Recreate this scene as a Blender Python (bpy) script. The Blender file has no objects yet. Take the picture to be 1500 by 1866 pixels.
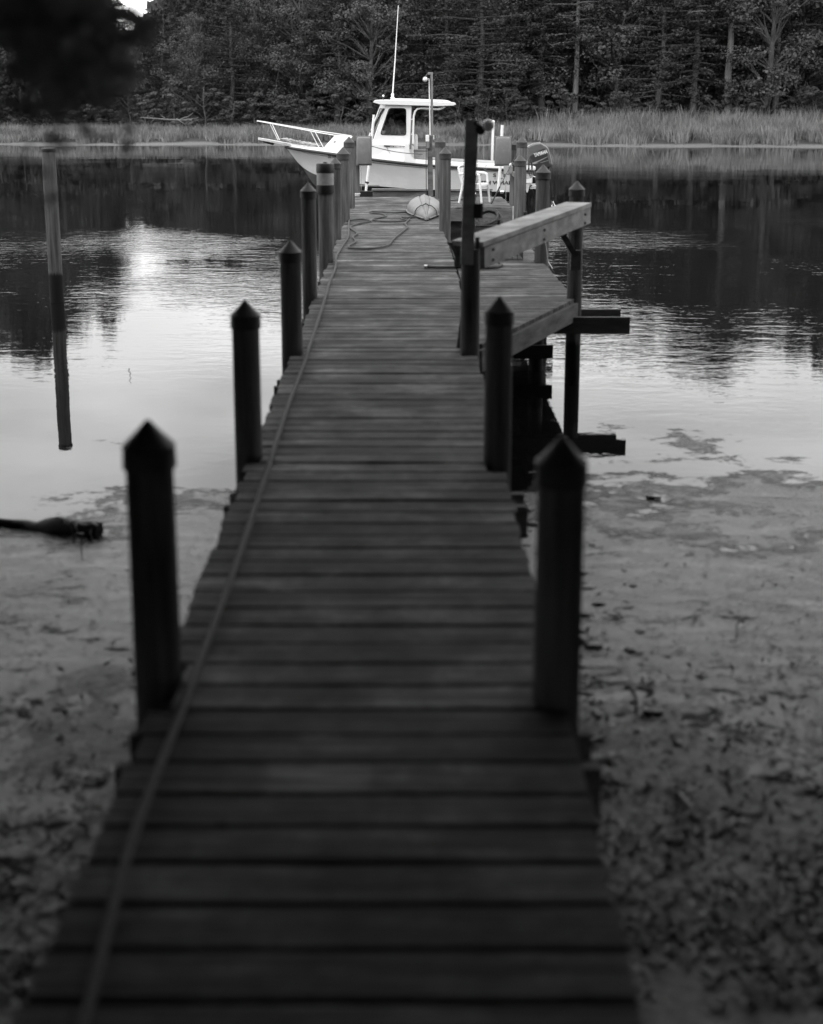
import bpy, bmesh, math, random
import numpy as np
from mathutils import Vector, Matrix, noise as mnoise
R = math.radians
random.seed(7); rng = np.random.default_rng(7)
scn = bpy.context.scene
col = scn.collection

# ------------------------------------------------------------------ camera
F = 2250.0; PX = 750.0; PY = 650.0; HC = 1.7            # focal length and principal point in photo pixels, eye height over the deck
TH = math.atan(450.0/2250.0)
cd = bpy.data.cameras.new('camera'); cam = bpy.data.objects.new('camera', cd); col.objects.link(cam)
scn.camera = cam
cam.location = (0, 0, HC); cam.rotation_euler = (R(90)-TH, 0, 0)
cd.sensor_fit = 'VERTICAL'; cd.sensor_height = 124.4; cd.sensor_width = 100.0
cd.lens = 150.0; cd.shift_x = 0.0; cd.shift_y = -(933.0-PY)/1866.0
cd.clip_start = 0.05; cd.clip_end = 3000
cd.dof.use_dof = True; cd.dof.focus_distance = 27.0; cd.dof.aperture_fstop = 5.6

# ------------------------------------------------------------------ world, sun, exposure
SUN_EL, SUN_AZ = 36.0, 218.0     # sun veiled by thin cloud, behind the left shoulder (azimuth from +Y clockwise)
w = bpy.data.worlds.new('World'); scn.world = w; w.use_nodes = True
nt = w.node_tree; nt.nodes.clear()
sky = nt.nodes.new('ShaderNodeTexSky'); sky.sky_type = 'NISHITA'; sky.sun_disc = False
sky.sun_elevation = R(SUN_EL); sky.sun_rotation = R(SUN_AZ); sky.dust_density = 4.0; sky.air_density = 1.5
bw = nt.nodes.new('ShaderNodeRGBToBW'); bg = nt.nodes.new('ShaderNodeBackground'); out = nt.nodes.new('ShaderNodeOutputWorld')
tc = nt.nodes.new('ShaderNodeTexCoord'); mp = nt.nodes.new('ShaderNodeMapping'); mp.inputs['Scale'].default_value = (1.2, 1.2, 4.0)
nz = nt.nodes.new('ShaderNodeTexNoise'); nz.inputs['Scale'].default_value = 2.2; nz.inputs['Detail'].default_value = 6
mr = nt.nodes.new('ShaderNodeMapRange'); mr.inputs[1].default_value = 0.3; mr.inputs[2].default_value = 0.7; mr.inputs[3].default_value = 0.62; mr.inputs[4].default_value = 1.7
ml = nt.nodes.new('ShaderNodeMath'); ml.operation = 'MULTIPLY'
nt.links.new(sky.outputs[0], bw.inputs[0]); nt.links.new(tc.outputs['Generated'], mp.inputs[0]); nt.links.new(mp.outputs[0], nz.inputs[0])
nt.links.new(nz.outputs[0], mr.inputs[0]); nt.links.new(mr.outputs[0], ml.inputs[1])
ov = nt.nodes.new('ShaderNodeMath'); ov.operation = 'MULTIPLY_ADD'; ov.inputs[1].default_value = 0.30; ov.inputs[2].default_value = 9.0   # the even veil of overcast
cl_ = nt.nodes.new('ShaderNodeMath'); cl_.operation = 'MINIMUM'; cl_.inputs[1].default_value = 14.0   # cloud hides the glare round the sun
nt.links.new(bw.outputs[0], cl_.inputs[0]); nt.links.new(cl_.outputs[0], ov.inputs[0]); nt.links.new(ov.outputs[0], ml.inputs[0])
nt.links.new(ml.outputs[0], bg.inputs[0]); nt.links.new(bg.outputs[0], out.inputs[0])
bg.inputs[1].default_value = 0.15
sl = bpy.data.lights.new('sun', 'SUN'); sl.energy = 0.9; sl.angle = R(18)
sun = bpy.data.objects.new('sun', sl); col.objects.link(sun)
sun.rotation_euler = (R(90-SUN_EL), 0, R(180-SUN_AZ))
scn.view_settings.view_transform = 'Standard'; scn.view_settings.look = 'None'; scn.view_settings.gamma = 1.0
scn.view_settings.use_curve_mapping = False
scn.view_settings.exposure = 0.25
scn.render.engine = 'CYCLES'
scn.cycles.max_bounces = 6; scn.cycles.transparent_max_bounces = 12; scn.cycles.use_denoising = True
scn.cycles.sample_clamp_indirect = 5.0

WATER = -0.8

# ------------------------------------------------------------------ helpers
def ray(px, py):
    x = (px-PX)/F; y = (py-PY)/F
    c, s = math.cos(TH), math.sin(TH)
    return Vector((x, c - y*s, -s - y*c))
def at(px, py, Y=None, z=None):
    """where the line of sight through a photo pixel meets the plane Y=... or the height z=..."""
    d = ray(px, py)
    t = Y/d.y if Y is not None else (z-HC)/d.z
    return Vector((0, 0, HC)) + d*t

def newmat(name, color=0.2, rough=0.6, metal=0.0, spec=0.5):
    m = bpy.data.materials.new(name); m.use_nodes = True
    b = m.node_tree.nodes['Principled BSDF']
    b.inputs['Base Color'].default_value = (color, color, color, 1)
    b.inputs['Roughness'].default_value = rough; b.inputs['Metallic'].default_value = metal
    b.inputs['Specular IOR Level'].default_value = spec
    return m
def nd(m, t, **kw):
    n = m.node_tree.nodes.new(t)
    for k, v in kw.items():
        if isinstance(v, (int, float, tuple)) and k[0] == 'i': n.inputs[int(k[1:])].default_value = v
        else: setattr(n, k, v)
    return n
def lk(m, a, b): m.node_tree.links.new(a, b)
def ramp(m, stops):
    r = m.node_tree.nodes.new('ShaderNodeValToRGB'); e = r.color_ramp.elements
    while len(e) < len(stops): e.new(0.5)
    for i, (p, v) in enumerate(stops): e[i].position = p; e[i].color = (v, v, v, 1)
    return r
def textured(name, lo, hi, scale=(6, 6, 6), rough=0.7, detail=6, bump=0.2, objrand=0.0, nscale=1.0, spec=0.4, rough2=None, dist=0.01, metal=0.0):
    """grey noise material in world space, each object shifted and brightened a little by its own random number"""
    m = newmat(name, rough=rough, spec=spec, metal=metal); b = m.node_tree.nodes['Principled BSDF']
    g = nd(m, 'ShaderNodeNewGeometry'); oi = nd(m, 'ShaderNodeObjectInfo')
    sc = nd(m, 'ShaderNodeVectorMath', operation='MULTIPLY'); sc.inputs[1].default_value = scale
    lk(m, g.outputs['Position'], sc.inputs[0])
    mu = nd(m, 'ShaderNodeMath', operation='MULTIPLY', i1=57.0); lk(m, oi.outputs['Random'], mu.inputs[0])
    ad = nd(m, 'ShaderNodeVectorMath', operation='ADD'); lk(m, sc.outputs[0], ad.inputs[0]); lk(m, mu.outputs[0], ad.inputs[1])
    n = nd(m, 'ShaderNodeTexNoise'); n.inputs['Scale'].default_value = nscale; n.inputs['Detail'].default_value = detail; n.inputs['Roughness'].default_value = 0.65
    lk(m, ad.outputs[0], n.inputs['Vector'])
    r = ramp(m, [(0.28, lo), (0.5, (lo+hi)/2*0.95), (0.72, hi)]); lk(m, n.outputs['Fac'], r.inputs[0])
    last = r.outputs[0]
    if objrand:
        mm = nd(m, 'ShaderNodeMapRange'); mm.inputs[3].default_value = 1-objrand; mm.inputs[4].default_value = 1+objrand
        lk(m, oi.outputs['Random'], mm.inputs[0])
        mx = nd(m, 'ShaderNodeVectorMath', operation='SCALE'); lk(m, last, mx.inputs[0]); lk(m, mm.outputs[0], mx.inputs['Scale']); last = mx.outputs[0]
    lk(m, last, b.inputs['Base Color'])
    if bump:
        bp = nd(m, 'ShaderNodeBump'); bp.inputs['Strength'].default_value = bump; bp.inputs['Distance'].default_value = dist
        lk(m, n.outputs['Fac'], bp.inputs['Height']); lk(m, bp.outputs[0], b.inputs['Normal'])
    m['last'] = ''
    return m, g, n, last, b

ORG = {}
def origin(o): return ORG.get(o.name, Vector((0, 0, 0))) if o else Vector((0, 0, 0))
def tag(o, label=None, cat=None, group=None, kind=None):
    if label: o['label'] = label
    if cat: o['category'] = cat
    if group: o['group'] = group
    if kind: o['kind'] = kind
    return o
def thing(name, loc, label, cat, group=None):
    o = bpy.data.objects.new(name, None); col.objects.link(o); o.location = loc; o.empty_display_size = 0.2
    ORG[o.name] = Vector(loc)
    return tag(o, label, cat, group)

class MB:
    def __init__(s): s.v = []; s.f = []
    def add(s, vs, fs):
        n = len(s.v); s.v += [tuple(v) for v in vs]; s.f += [tuple(i+n for i in f) for f in fs]; return s
    def box(s, c, size, rot=None):
        x, y, z = [d/2 for d in size]
        vs = [Vector((a*x, b*y, e*z)) for a in (-1, 1) for b in (-1, 1) for e in (-1, 1)]
        if rot is not None: vs = [rot @ v for v in vs]
        c = Vector(c)
        return s.add([v+c for v in vs], [(0,1,3,2),(4,6,7,5),(0,4,5,1),(2,3,7,6),(0,2,6,4),(1,5,7,3)])
    def cbox(s, c, size, ch=0.006, rot=None):
        """box with chamfered edges"""
        bm = bmesh.new(); bmesh.ops.create_cube(bm, size=1)
        for v in bm.verts: v.co = Vector((v.co.x*size[0], v.co.y*size[1], v.co.z*size[2]))
        bmesh.ops.bevel(bm, geom=bm.edges[:], offset=ch, segments=2, affect='EDGES', profile=0.5)
        c = Vector(c); bm.verts.index_update()
        vs = [((rot @ v.co) if rot is not None else v.co.copy())+c for v in bm.verts]
        fs = [[v.index for v in f.verts] for f in bm.faces]; bm.free()
        return s.add(vs, fs)
    def beam(s, a, b, w, h, up=(0, 0, 1)):
        """rectangular bar from a to b: w across, h along 'up'"""
        a, b = Vector(a), Vector(b); d = (b-a).normalized(); u = Vector(up)
        r = d.cross(u).normalized(); u = r.cross(d).normalized()
        vs = []
        for p in (a, b):
            for i, j in ((-1,-1),(1,-1),(1,1),(-1,1)): vs.append(p + r*(i*w/2) + u*(j*h/2))
        return s.add(vs, [(0,3,2,1),(4,5,6,7),(0,1,5,4),(1,2,6,5),(2,3,7,6),(3,0,4,7)])
    def tube(s, pts, r, seg=8, cap=True, closed=False):
        pts = [Vector(p) for p in pts]; n = len(pts)
        rs = r if isinstance(r, (list, tuple)) else [r]*n
        vs = []; prev = None
        for i, p in enumerate(pts):
            if closed: d = pts[(i+1) % n]-pts[i-1]
            else: d = (pts[min(i+1, n-1)]-pts[max(i-1, 0)])
            d = d.normalized() if d.length > 1e-9 else Vector((0, 0, 1))
            if prev is None:
                u = d.cross(Vector((0, 0, 1)))
                if u.length < 1e-3: u = d.cross(Vector((0, 1, 0)))
            else: u = prev - d*prev.dot(d)
            u.normalize(); prev = u; v2 = d.cross(u)
            for k in range(seg):
                a = 2*math.pi*k/seg; vs.append(p + (u*math.cos(a)+v2*math.sin(a))*rs[i])
        fs = []
        for i in range(n if closed else n-1):
            j = (i+1) % n
            for k in range(seg):
                k2 = (k+1) % seg; fs.append((i*seg+k, i*seg+k2, j*seg+k2, j*seg+k))
        if cap and not closed:
            fs.append(tuple(range(seg))[::-1]); fs.append(tuple((n-1)*seg+k for k in range(seg)))
        return s.add(vs, fs)
    def lathe(s, c, prof, seg=20, axis='z', wob=None):
        """profile [(radius, height)...] turned about an axis through c"""
        c = Vector(c); vs = []; n = len(prof)
        for i, (r, h) in enumerate(prof):
            for k in range(seg):
                a = 2*math.pi*k/seg; rr = r*(1+(wob(a, h) if wob else 0))
                x, y = rr*math.cos(a), rr*math.sin(a)
                vs.append(c + (Vector((x, y, h)) if axis == 'z' else Vector((x, h, y)) if axis == 'y' else Vector((h, x, y))))
        fs = []
        for i in range(n-1):
            for k in range(seg):
                k2 = (k+1) % seg; fs.append((i*seg+k, i*seg+k2, (i+1)*seg+k2, (i+1)*seg+k))
        fs.append(tuple(range(seg))[::-1]); fs.append(tuple((n-1)*seg+k for k in range(seg)))
        return s.add(vs, fs)
    def prism(s, poly, y0, y1):
        """polygon [(x,z)...] extruded along Y"""
        n = len(poly); vs = [(x, y0, z) for x, z in poly]+[(x, y1, z) for x, z in poly]
        fs = [tuple(range(n)), tuple(range(2*n-1, n-1, -1))]+[(i, (i+1) % n+0, (i+1) % n+n, i+n)[::-1] for i in range(n)]
        return s.add(vs, fs)
    def loft(s, rings, close=False, caps=True):
        n = len(rings[0]); vs = [p for r in rings for p in r]; fs = []
        for i in range(len(rings)-1):
            for k in range(n if close else n-1):
                k2 = (k+1) % n; fs.append((i*n+k, i*n+k2, (i+1)*n+k2, (i+1)*n+k))
        if caps: fs.append(tuple(range(n))[::-1]); fs.append(tuple((len(rings)-1)*n+k for k in range(n)))
        return s.add(vs, fs)
    def ball(s, c, r, seg=12, sc=(1, 1, 1)):
        prof = [(max(r*math.sin(math.pi*i/8), 1e-4), -r*math.cos(math.pi*i/8)) for i in range(9)]
        n0 = len(s.v); s.lathe((0, 0, 0), prof, seg)
        for i in range(n0, len(s.v)):
            x, y, z = s.v[i]; s.v[i] = (x*sc[0]+c[0], y*sc[1]+c[1], z*sc[2]+c[2])
        return s
    def build(s, name, mat, parent=None, smooth=False, fix=True):
        o = origin(parent)
        me = bpy.data.meshes.new(name)
        me.from_pydata([(x-o.x, y-o.y, z-o.z) for x, y, z in s.v], [], s.f)
        if fix:
            bm = bmesh.new(); bm.from_mesh(me); bmesh.ops.recalc_face_normals(bm, faces=bm.faces[:]); bm.to_mesh(me); bm.free()
        me.materials.append(mat)
        if smooth: smooth_mesh(me)
        ob = bpy.data.objects.new(name, me); col.objects.link(ob)
        if parent: ob.parent = parent; ORG[ob.name] = o
        return ob
def smooth_mesh(me, ang=38):
    me.polygons.foreach_set('use_smooth', [True]*len(me.polygons))
    bm = bmesh.new(); bm.from_mesh(me)
    for e in bm.edges:
        if len(e.link_faces) == 2 and e.calc_face_angle(0) > R(ang): e.smooth = False
    bm.to_mesh(me); bm.free()
def quick_mesh(name, verts, faces_flat, nper, mat):
    """fast mesh from numpy arrays; nper = corners per face"""
    me = bpy.data.meshes.new(name); nv = len(verts); nf = len(faces_flat)//nper
    me.vertices.add(nv); me.vertices.foreach_set('co', verts.astype(np.float32).ravel())
    me.loops.add(nf*nper); me.loops.foreach_set('vertex_index', faces_flat.astype(np.int32))
    me.polygons.add(nf); me.polygons.foreach_set('loop_start', np.arange(0, nf*nper, nper, dtype=np.int32))
    me.update(calc_edges=True); me.materials.append(mat); return me
def mobj(name, me, parent=None):
    ob = bpy.data.objects.new(name, me); col.objects.link(ob)
    if parent: ob.parent = parent; ORG[ob.name] = origin(parent)
    return ob
def copy_tree(o, parent=None):
    c = o.copy(); col.objects.link(c)
    if parent: c.parent = parent
    for ch in o.children: copy_tree(ch, c)
    return c
def text_mesh(body, size, extrude=0.003, bold=0.0, sx=1.0, spacing=1.0):
    cu = bpy.data.curves.new('t', 'FONT'); cu.body = body; cu.size = size; cu.extrude = extrude; cu.offset = bold; cu.space_character = spacing; cu.resolution_u = 3
    ob = bpy.data.objects.new('t', cu); col.objects.link(ob)
    dg = bpy.context.evaluated_depsgraph_get(); me = bpy.data.meshes.new_from_object(ob.evaluated_get(dg))
    bpy.data.objects.remove(ob); vs = [Vector((v.co.x*sx, v.co.y, v.co.z)) for v in me.vertices]; fs = [tuple(p.vertices) for p in me.polygons]
    bpy.data.meshes.remove(me); return vs, fs

# ------------------------------------------------------------------ materials
M = {}
M['deck'], g_, n_, l_, b_ = textured('weathered_deck_board', 0.012, 0.145, (0.9, 30, 30), rough=0.78, bump=0.7, objrand=0.40, dist=0.005, spec=0.25)
def deck_extra(m, g, last, b):
    p = nd(m, 'ShaderNodeTexNoise'); p.inputs['Scale'].default_value = 2.3; p.inputs['Detail'].default_value = 6; p.inputs['Roughness'].default_value = 0.7; lk(m, g.outputs['Position'], p.inputs['Vector'])
    r1 = ramp(m, [(0.36, 0.45), (0.5, 0.9), (0.62, 1.75)]); lk(m, p.outputs[0], r1.inputs[0])
    v = nd(m, 'ShaderNodeVectorMath', operation='MULTIPLY'); v.inputs[1].default_value = (2.2, 110, 1); lk(m, g.outputs['Position'], v.inputs[0])
    q = nd(m, 'ShaderNodeTexNoise'); q.inputs['Scale'].default_value = 1; q.inputs['Detail'].default_value = 3; lk(m, v.outputs[0], q.inputs['Vector'])
    r2 = ramp(m, [(0.33, 0.35), (0.42, 1.0), (0.62, 1.1), (0.72, 1.7)]); lk(m, q.outputs[0], r2.inputs[0])
    k = nd(m, 'ShaderNodeTexVoronoi'); k.inputs['Scale'].default_value = 3.4; lk(m, g.outputs['Position'], k.inputs['Vector'])
    r3 = ramp(m, [(0.03, 0.3), (0.075, 1.0)]); lk(m, k.outputs['Distance'], r3.inputs[0])
    w_ = nd(m, 'ShaderNodeVectorMath', operation='MULTIPLY'); w_.inputs[1].default_value = (1.6, 17, 1); lk(m, g.outputs['Position'], w_.inputs[0])
    s2 = nd(m, 'ShaderNodeTexNoise'); s2.inputs['Scale'].default_value = 1.4; s2.inputs['Detail'].default_value = 7; s2.inputs['Roughness'].default_value = 0.8; s2.inputs['Distortion'].default_value = 0.5; lk(m, w_.outputs[0], s2.inputs['Vector'])
    r4 = ramp(m, [(0.38, 0.5), (0.5, 1.0), (0.63, 1.6)]); lk(m, s2.outputs[0], r4.inputs[0])
    cur = last
    for r_ in (r1, r2, r3, r4):
        x = nd(m, 'ShaderNodeVectorMath', operation='MULTIPLY'); lk(m, cur, x.inputs[0]); lk(m, r_.outputs[0], x.inputs[1]); cur = x.outputs[0]
    lk(m, cur, b.inputs['Base Color'])
deck_extra(M['deck'], g_, l_, b_)
def add_stain(m, g, last, b, z0, z1, lo, lowrough=None):
    """the tidal stain of a pile: dark and wet below a height"""
    sx = nd(m, 'ShaderNodeSeparateXYZ'); lk(m, g.outputs['Position'], sx.inputs[0])
    n = nd(m, 'ShaderNodeTexNoise'); n.inputs['Scale'].default_value = 9
    a = nd(m, 'ShaderNodeMath', operation='MULTIPLY_ADD', i1=0.12); lk(m, n.outputs[0], a.inputs[0]); lk(m, sx.outputs[2], a.inputs[2])
    r = nd(m, 'ShaderNodeMapRange'); r.inputs[1].default_value = z0; r.inputs[2].default_value = z1; lk(m, a.outputs[0], r.inputs[0])
    mx = nd(m, 'ShaderNodeMix', data_type='RGBA'); mx.inputs[6].default_value = (lo, lo, lo, 1); lk(m, last, mx.inputs[7]); lk(m, r.outputs[0], mx.inputs[0])
    lk(m, mx.outputs[2], b.inputs['Base Color'])
M['pile'], g_, n_, l_, b_ = textured('round_pile_wood', 0.035, 0.17, (22, 22, 1.6), rough=0.8, bump=0.45, objrand=0.15, dist=0.006, spec=0.25)
add_stain(M['pile'], g_, l_, b_, -0.38, -0.33, 0.010)
M['timber'], g_, n_, l_, b_ = textured('sawn_timber', 0.06, 0.2, (3, 3, 14), rough=0.8, bump=0.35, objrand=0.2, dist=0.004, spec=0.25)
add_stain(M['timber'], g_, l_, b_, -0.5, -0.35, 0.025)
M['pale_timber'] = textured('pale_sawn_timber', 0.20, 0.55, (5, 5, 9), rough=0.75, bump=0.3, dist=0.004, spec=0.3)[0]
M['cap'] = textured('black_pile_cap', 0.035, 0.06, (20, 20, 20), rough=0.5, bump=0.05)[0]
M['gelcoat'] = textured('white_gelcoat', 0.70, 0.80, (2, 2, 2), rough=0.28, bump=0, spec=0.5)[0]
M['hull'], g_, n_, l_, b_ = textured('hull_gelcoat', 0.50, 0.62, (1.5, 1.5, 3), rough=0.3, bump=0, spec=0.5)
M['bottom'] = textured('dark_hull_bottom', 0.06, 0.12, (4, 4, 4), rough=0.7, bump=0.1)[0]  # hull underside below the chine, darker than the topsides
M['black'] = newmat('black_rubber', 0.012, 0.5); M['dark'] = newmat('dark_plastic', 0.035, 0.45)
M['letter'] = newmat('black_lettering', 0.01, 0.4); M['white_letter'] = newmat('white_lettering', 0.75, 0.4)
M['steel'] = newmat('polished_rail', 0.75, 0.18, metal=1.0); M['alu'] = newmat('white_tube', 0.75, 0.35)
M['greymetal'] = textured('galvanised_grey', 0.16, 0.24, (7, 7, 7), rough=0.5, bump=0.05, spec=0.5)[0]
M['box'] = textured('grey_motor_cover', 0.14, 0.19, (12, 12, 12), rough=0.38, bump=0.03, spec=0.5)[0]
M['cowl'] = textured('grey_engine_cowl', 0.09, 0.12, (6, 6, 6), rough=0.25, bump=0, spec=0.6)[0]
M['cowl_dark'] = newmat('dark_engine_panel', 0.03, 0.3)
M['pvc'] = newmat('white_pvc_pipe', 0.8, 0.35)
M['plastic'] = newmat('white_moulded_plastic', 0.75, 0.4)
M['kayak'] = textured('faded_kayak_plastic', 0.14, 0.21, (5, 5, 5), rough=0.45, bump=0.05)[0]
M['rope'] = textured('grey_rope', 0.05, 0.1, (90, 90, 90), rough=0.9, bump=0.3)[0]
M['hose'] = textured('pale_hose', 0.045, 0.08, (30, 30, 30), rough=0.75, bump=0.05)[0]
M['rope_light'] = textured('pale_rope', 0.3, 0.6, (80, 80, 80), rough=0.9, bump=0.4)[0]
M['wire'] = newmat('coated_wire', 0.03, 0.5)
M['skin'] = newmat('skin', 0.2, 0.55); M['shirt'] = textured('pale_shirt', 0.3, 0.38, (20, 20, 20), rough=0.9, bump=0.1)[0]; M['cloth_dark'] = newmat('dark_trousers', 0.03, 0.9)
M['hair'] = newmat('dark_hat_cloth', 0.02, 0.9); M['log'] = textured('wet_log_bark', 0.012, 0.05, (30, 8, 30), rough=0.45, bump=0.8, dist=0.01)[0]
M['bark'] = textured('tree_bark', 0.04, 0.11, (6, 6, 1.2), rough=0.9, bump=0.6, dist=0.03)[0]
M['bark_pale'] = textured('pale_tree_bark', 0.09, 0.2, (6, 6, 1.2), rough=0.9, bump=0.5, dist=0.03)[0]
M['deadwood'] = textured('bare_dead_wood', 0.1, 0.2, (9, 9, 9), rough=0.9, bump=0.4)[0]
gl = bpy.data.materials.new('window_glass'); gl.use_nodes = True; t = gl.node_tree; t.nodes.clear()
o_ = t.nodes.new('ShaderNodeOutputMaterial'); mx = t.nodes.new('ShaderNodeMixShader'); tr = t.nodes.new('ShaderNodeBsdfTransparent'); gs = t.nodes.new('ShaderNodeBsdfGlossy'); fr = t.nodes.new('ShaderNodeFresnel')
tr.inputs[0].default_value = (0.72, 0.72, 0.72, 1); gs.inputs['Roughness'].default_value = 0.02; fr.inputs[0].default_value = 1.5
t.links.new(fr.outputs[0], mx.inputs[0]); t.links.new(tr.outputs[0], mx.inputs[1]); t.links.new(gs.outputs[0], mx.inputs[2]); t.links.new(mx.outputs[0], o_.inputs[0]); M['glass'] = gl

def leaf_mat(name, lo, hi, trans=0.25):
    m = newmat(name, rough=0.65, spec=0.25); b = m.node_tree.nodes['Principled BSDF']
    g = nd(m, 'ShaderNodeNewGeometry'); n = nd(m, 'ShaderNodeTexNoise'); n.inputs['Scale'].default_value = 0.45; n.inputs['Detail'].default_value = 3
    lk(m, g.outputs['Position'], n.inputs['Vector'])
    oi = nd(m, 'ShaderNodeObjectInfo')
    a = nd(m, 'ShaderNodeMath', operation='MULTIPLY_ADD', i1=0.35); lk(m, g.outputs['Random Per Island'], a.inputs[0]); lk(m, n.outputs['Fac'], a.inputs[2])
    a2 = nd(m, 'ShaderNodeMath', operation='MULTIPLY_ADD', i1=0.22); lk(m, oi.outputs['Random'], a2.inputs[0]); lk(m, a.outputs[0], a2.inputs[2])
    r = ramp(m, [(0.45, lo), (1.05, hi)]); lk(m, a2.outputs[0], r.inputs[0]); lk(m, r.outputs[0], b.inputs['Base Color'])
    tl = nd(m, 'ShaderNodeBsdfTranslucent'); lk(m, r.outputs[0], tl.inputs[0]); mx = nd(m, 'ShaderNodeMixShader'); mx.inputs[0].default_value = trans
    o = m.node_tree.nodes['Material Output']; lk(m, b.outputs[0], mx.inputs[1]); lk(m, tl.outputs[0], mx.inputs[2]); lk(m, mx.outputs[0], o.inputs[0])
    return m
M['leaf'] = leaf_mat('broadleaf_foliage', 0.04, 0.105); M['leaf_dark'] = leaf_mat('evergreen_foliage', 0.03, 0.08); M['leaf_near'] = leaf_mat('near_foliage', 0.025, 0.06, 0.06)
M['grass'] = leaf_mat('marsh_grass_blades', 0.05, 0.26, 0.2); M['leaf_hang'] = leaf_mat('hanging_branch_foliage', 0.18, 0.32, 0.45)

# mud, banks and forest floor
m, g_, n_, l_, b_ = textured('bank_mud', 0.02, 0.13, (3, 3, 3), rough=0.5, bump=0.55, nscale=2.4, detail=12, dist=0.04, spec=0.35)
sx = nd(m, 'ShaderNodeSeparateXYZ'); lk(m, g_.outputs['Position'], sx.inputs[0])
n2 = nd(m, 'ShaderNodeTexNoise'); n2.inputs['Scale'].default_value = 13; n2.inputs['Detail'].default_value = 9; n2.inputs['Roughness'].default_value = 0.75; lk(m, g_.outputs['Position'], n2.inputs['Vector'])
r2 = ramp(m, [(0.40, 0.25), (0.50, 0.9), (0.62, 1.5)]); lk(m, n2.outputs[0], r2.inputs[0])
mm = nd(m, 'ShaderNodeVectorMath', operation='MULTIPLY'); lk(m, l_, mm.inputs[0]); lk(m, r2.outputs[0], mm.inputs[1])
# far bank: pale drying silt close to the waterline, dark leaf mould inland
fb = nd(m, 'ShaderNodeMapRange'); fb.inputs[1].default_value = 60; fb.inputs[2].default_value = 70; lk(m, sx.outputs[1], fb.inputs[0])
sz = nd(m, 'ShaderNodeMapRange'); sz.inputs[1].default_value = -0.70; sz.inputs[2].default_value = -0.62; sz.inputs[3].default_value = 0.14; sz.inputs[4].default_value = 0.03; lk(m, sx.outputs[2], sz.inputs[0])
cc = nd(m, 'ShaderNodeVectorMath', operation='MULTIPLY'); lk(m, sz.outputs[0], cc.inputs[0]); lk(m, r2.outputs[0], cc.inputs[1])
fx = nd(m, 'ShaderNodeMix', data_type='RGBA'); lk(m, fb.outputs[0], fx.inputs[0]); lk(m, mm.outputs[0], fx.inputs[6]); lk(m, cc.outputs[0], fx.inputs[7]); lk(m, fx.outputs[2], b_.inputs['Base Color'])
M['mud'] = m

# water with a floating skin of scum near the shore
m = newmat('creek_water', 0.006, 0.015, spec=0.5); b = m.node_tree.nodes['Principled BSDF']; b.inputs['IOR'].default_value = 1.36
g = nd(m, 'ShaderNodeNewGeometry'); sx = nd(m, 'ShaderNodeSeparateXYZ'); lk(m, g.outputs['Position'], sx.inputs[0])
def wn(scale, detail=3, vec=None, rough=0.5, dist=0.0):
    n = nd(m, 'ShaderNodeTexNoise'); n.inputs['Scale'].default_value = scale; n.inputs['Detail'].default_value = detail; n.inputs['Roughness'].default_value = rough; n.inputs['Distortion'].default_value = dist
    lk(m, vec or g.outputs['Position'], n.inputs['Vector']); return n
def mathn(op, a, b_, c=None):
    n = nd(m, 'ShaderNodeMath', operation=op)
    for i, v in enumerate((a, b_, c)):
        if v is None: continue
        if isinstance(v, (int, float)): n.inputs[i].default_value = v
        else: lk(m, v, n.inputs[i])
    return n.outputs[0]
def rng_(v, a, b_, c, d, smooth=True):
    n = nd(m, 'ShaderNodeMapRange'); n.interpolation_type = 'SMOOTHSTEP' if smooth else 'LINEAR'
    for i, q in enumerate((a, b_, c, d)): n.inputs[i+1].default_value = q
    lk(m, v, n.inputs[0]); return n.outputs[0]
svec = nd(m, 'ShaderNodeVectorMath', operation='MULTIPLY'); svec.inputs[1].default_value = (0.75, 1.6, 1); lk(m, g.outputs['Position'], svec.inputs[0])
rip = wn(3.2, 3, svec.outputs[0], 0.55, 0.6); swell = wn(0.35, 2); patch = wn(0.11, 3)
# the breeze: calm inshore, rippled in the middle of the creek, calm under the far trees
band = mathn('MULTIPLY', rng_(sx.outputs[1], 9.0, 19.0, 0.10, 1.0), rng_(sx.outputs[1], 22.0, 34.0, 1.0, 0.12))
pm = rng_(patch.outputs[0], 0.40, 0.6, 0.15, 1.15)
amp = mathn('MULTIPLY', band, pm)
rip2 = wn(11, 2, svec.outputs[0], 0.5, 0.4)
h1 = mathn('MULTIPLY', mathn('MULTIPLY_ADD', rip2.outputs[0], 0.22, rip.outputs[0]), mathn('MULTIPLY', amp, 0.013))
h2 = mathn('MULTIPLY', swell.outputs[0], 0.006)
hh = mathn('ADD', h1, h2)
# scum: a floating mat, open in patches towards the creek
edge = wn(0.55, 8, None, 0.66)
e1 = mathn('MULTIPLY_ADD', edge.outputs[0], -8.0, sx.outputs[1])
e1 = mathn('SUBTRACT', e1, mathn('MULTIPLY', sx.outputs[0], 0.22))
near = rng_(e1, 1.6, 5.6, 1.0, 0.0)
svc = nd(m, 'ShaderNodeVectorMath', operation='MULTIPLY'); svc.inputs[1].default_value = (0.55, 1.0, 1); lk(m, g.outputs['Position'], svc.inputs[0])
holes = wn(3.4, 10, svc.outputs[0], 0.74, 0.5)
scum = rng_(mathn('MULTIPLY_ADD', near, 0.55, holes.outputs[0]), 0.70, 0.86, 0.0, 1.0)
fl = wn(8, 9, svc.outputs[0], 0.78, 0.8); fl2 = wn(34, 5, None, 0.75, 0.4); fl3 = wn(1.7, 5, svc.outputs[0], 0.7, 0.3)
dens = rng_(sx.outputs[1], 3.2, 7.0, 0.51, 0.37)                       # debris gets thicker towards the shore
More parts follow.
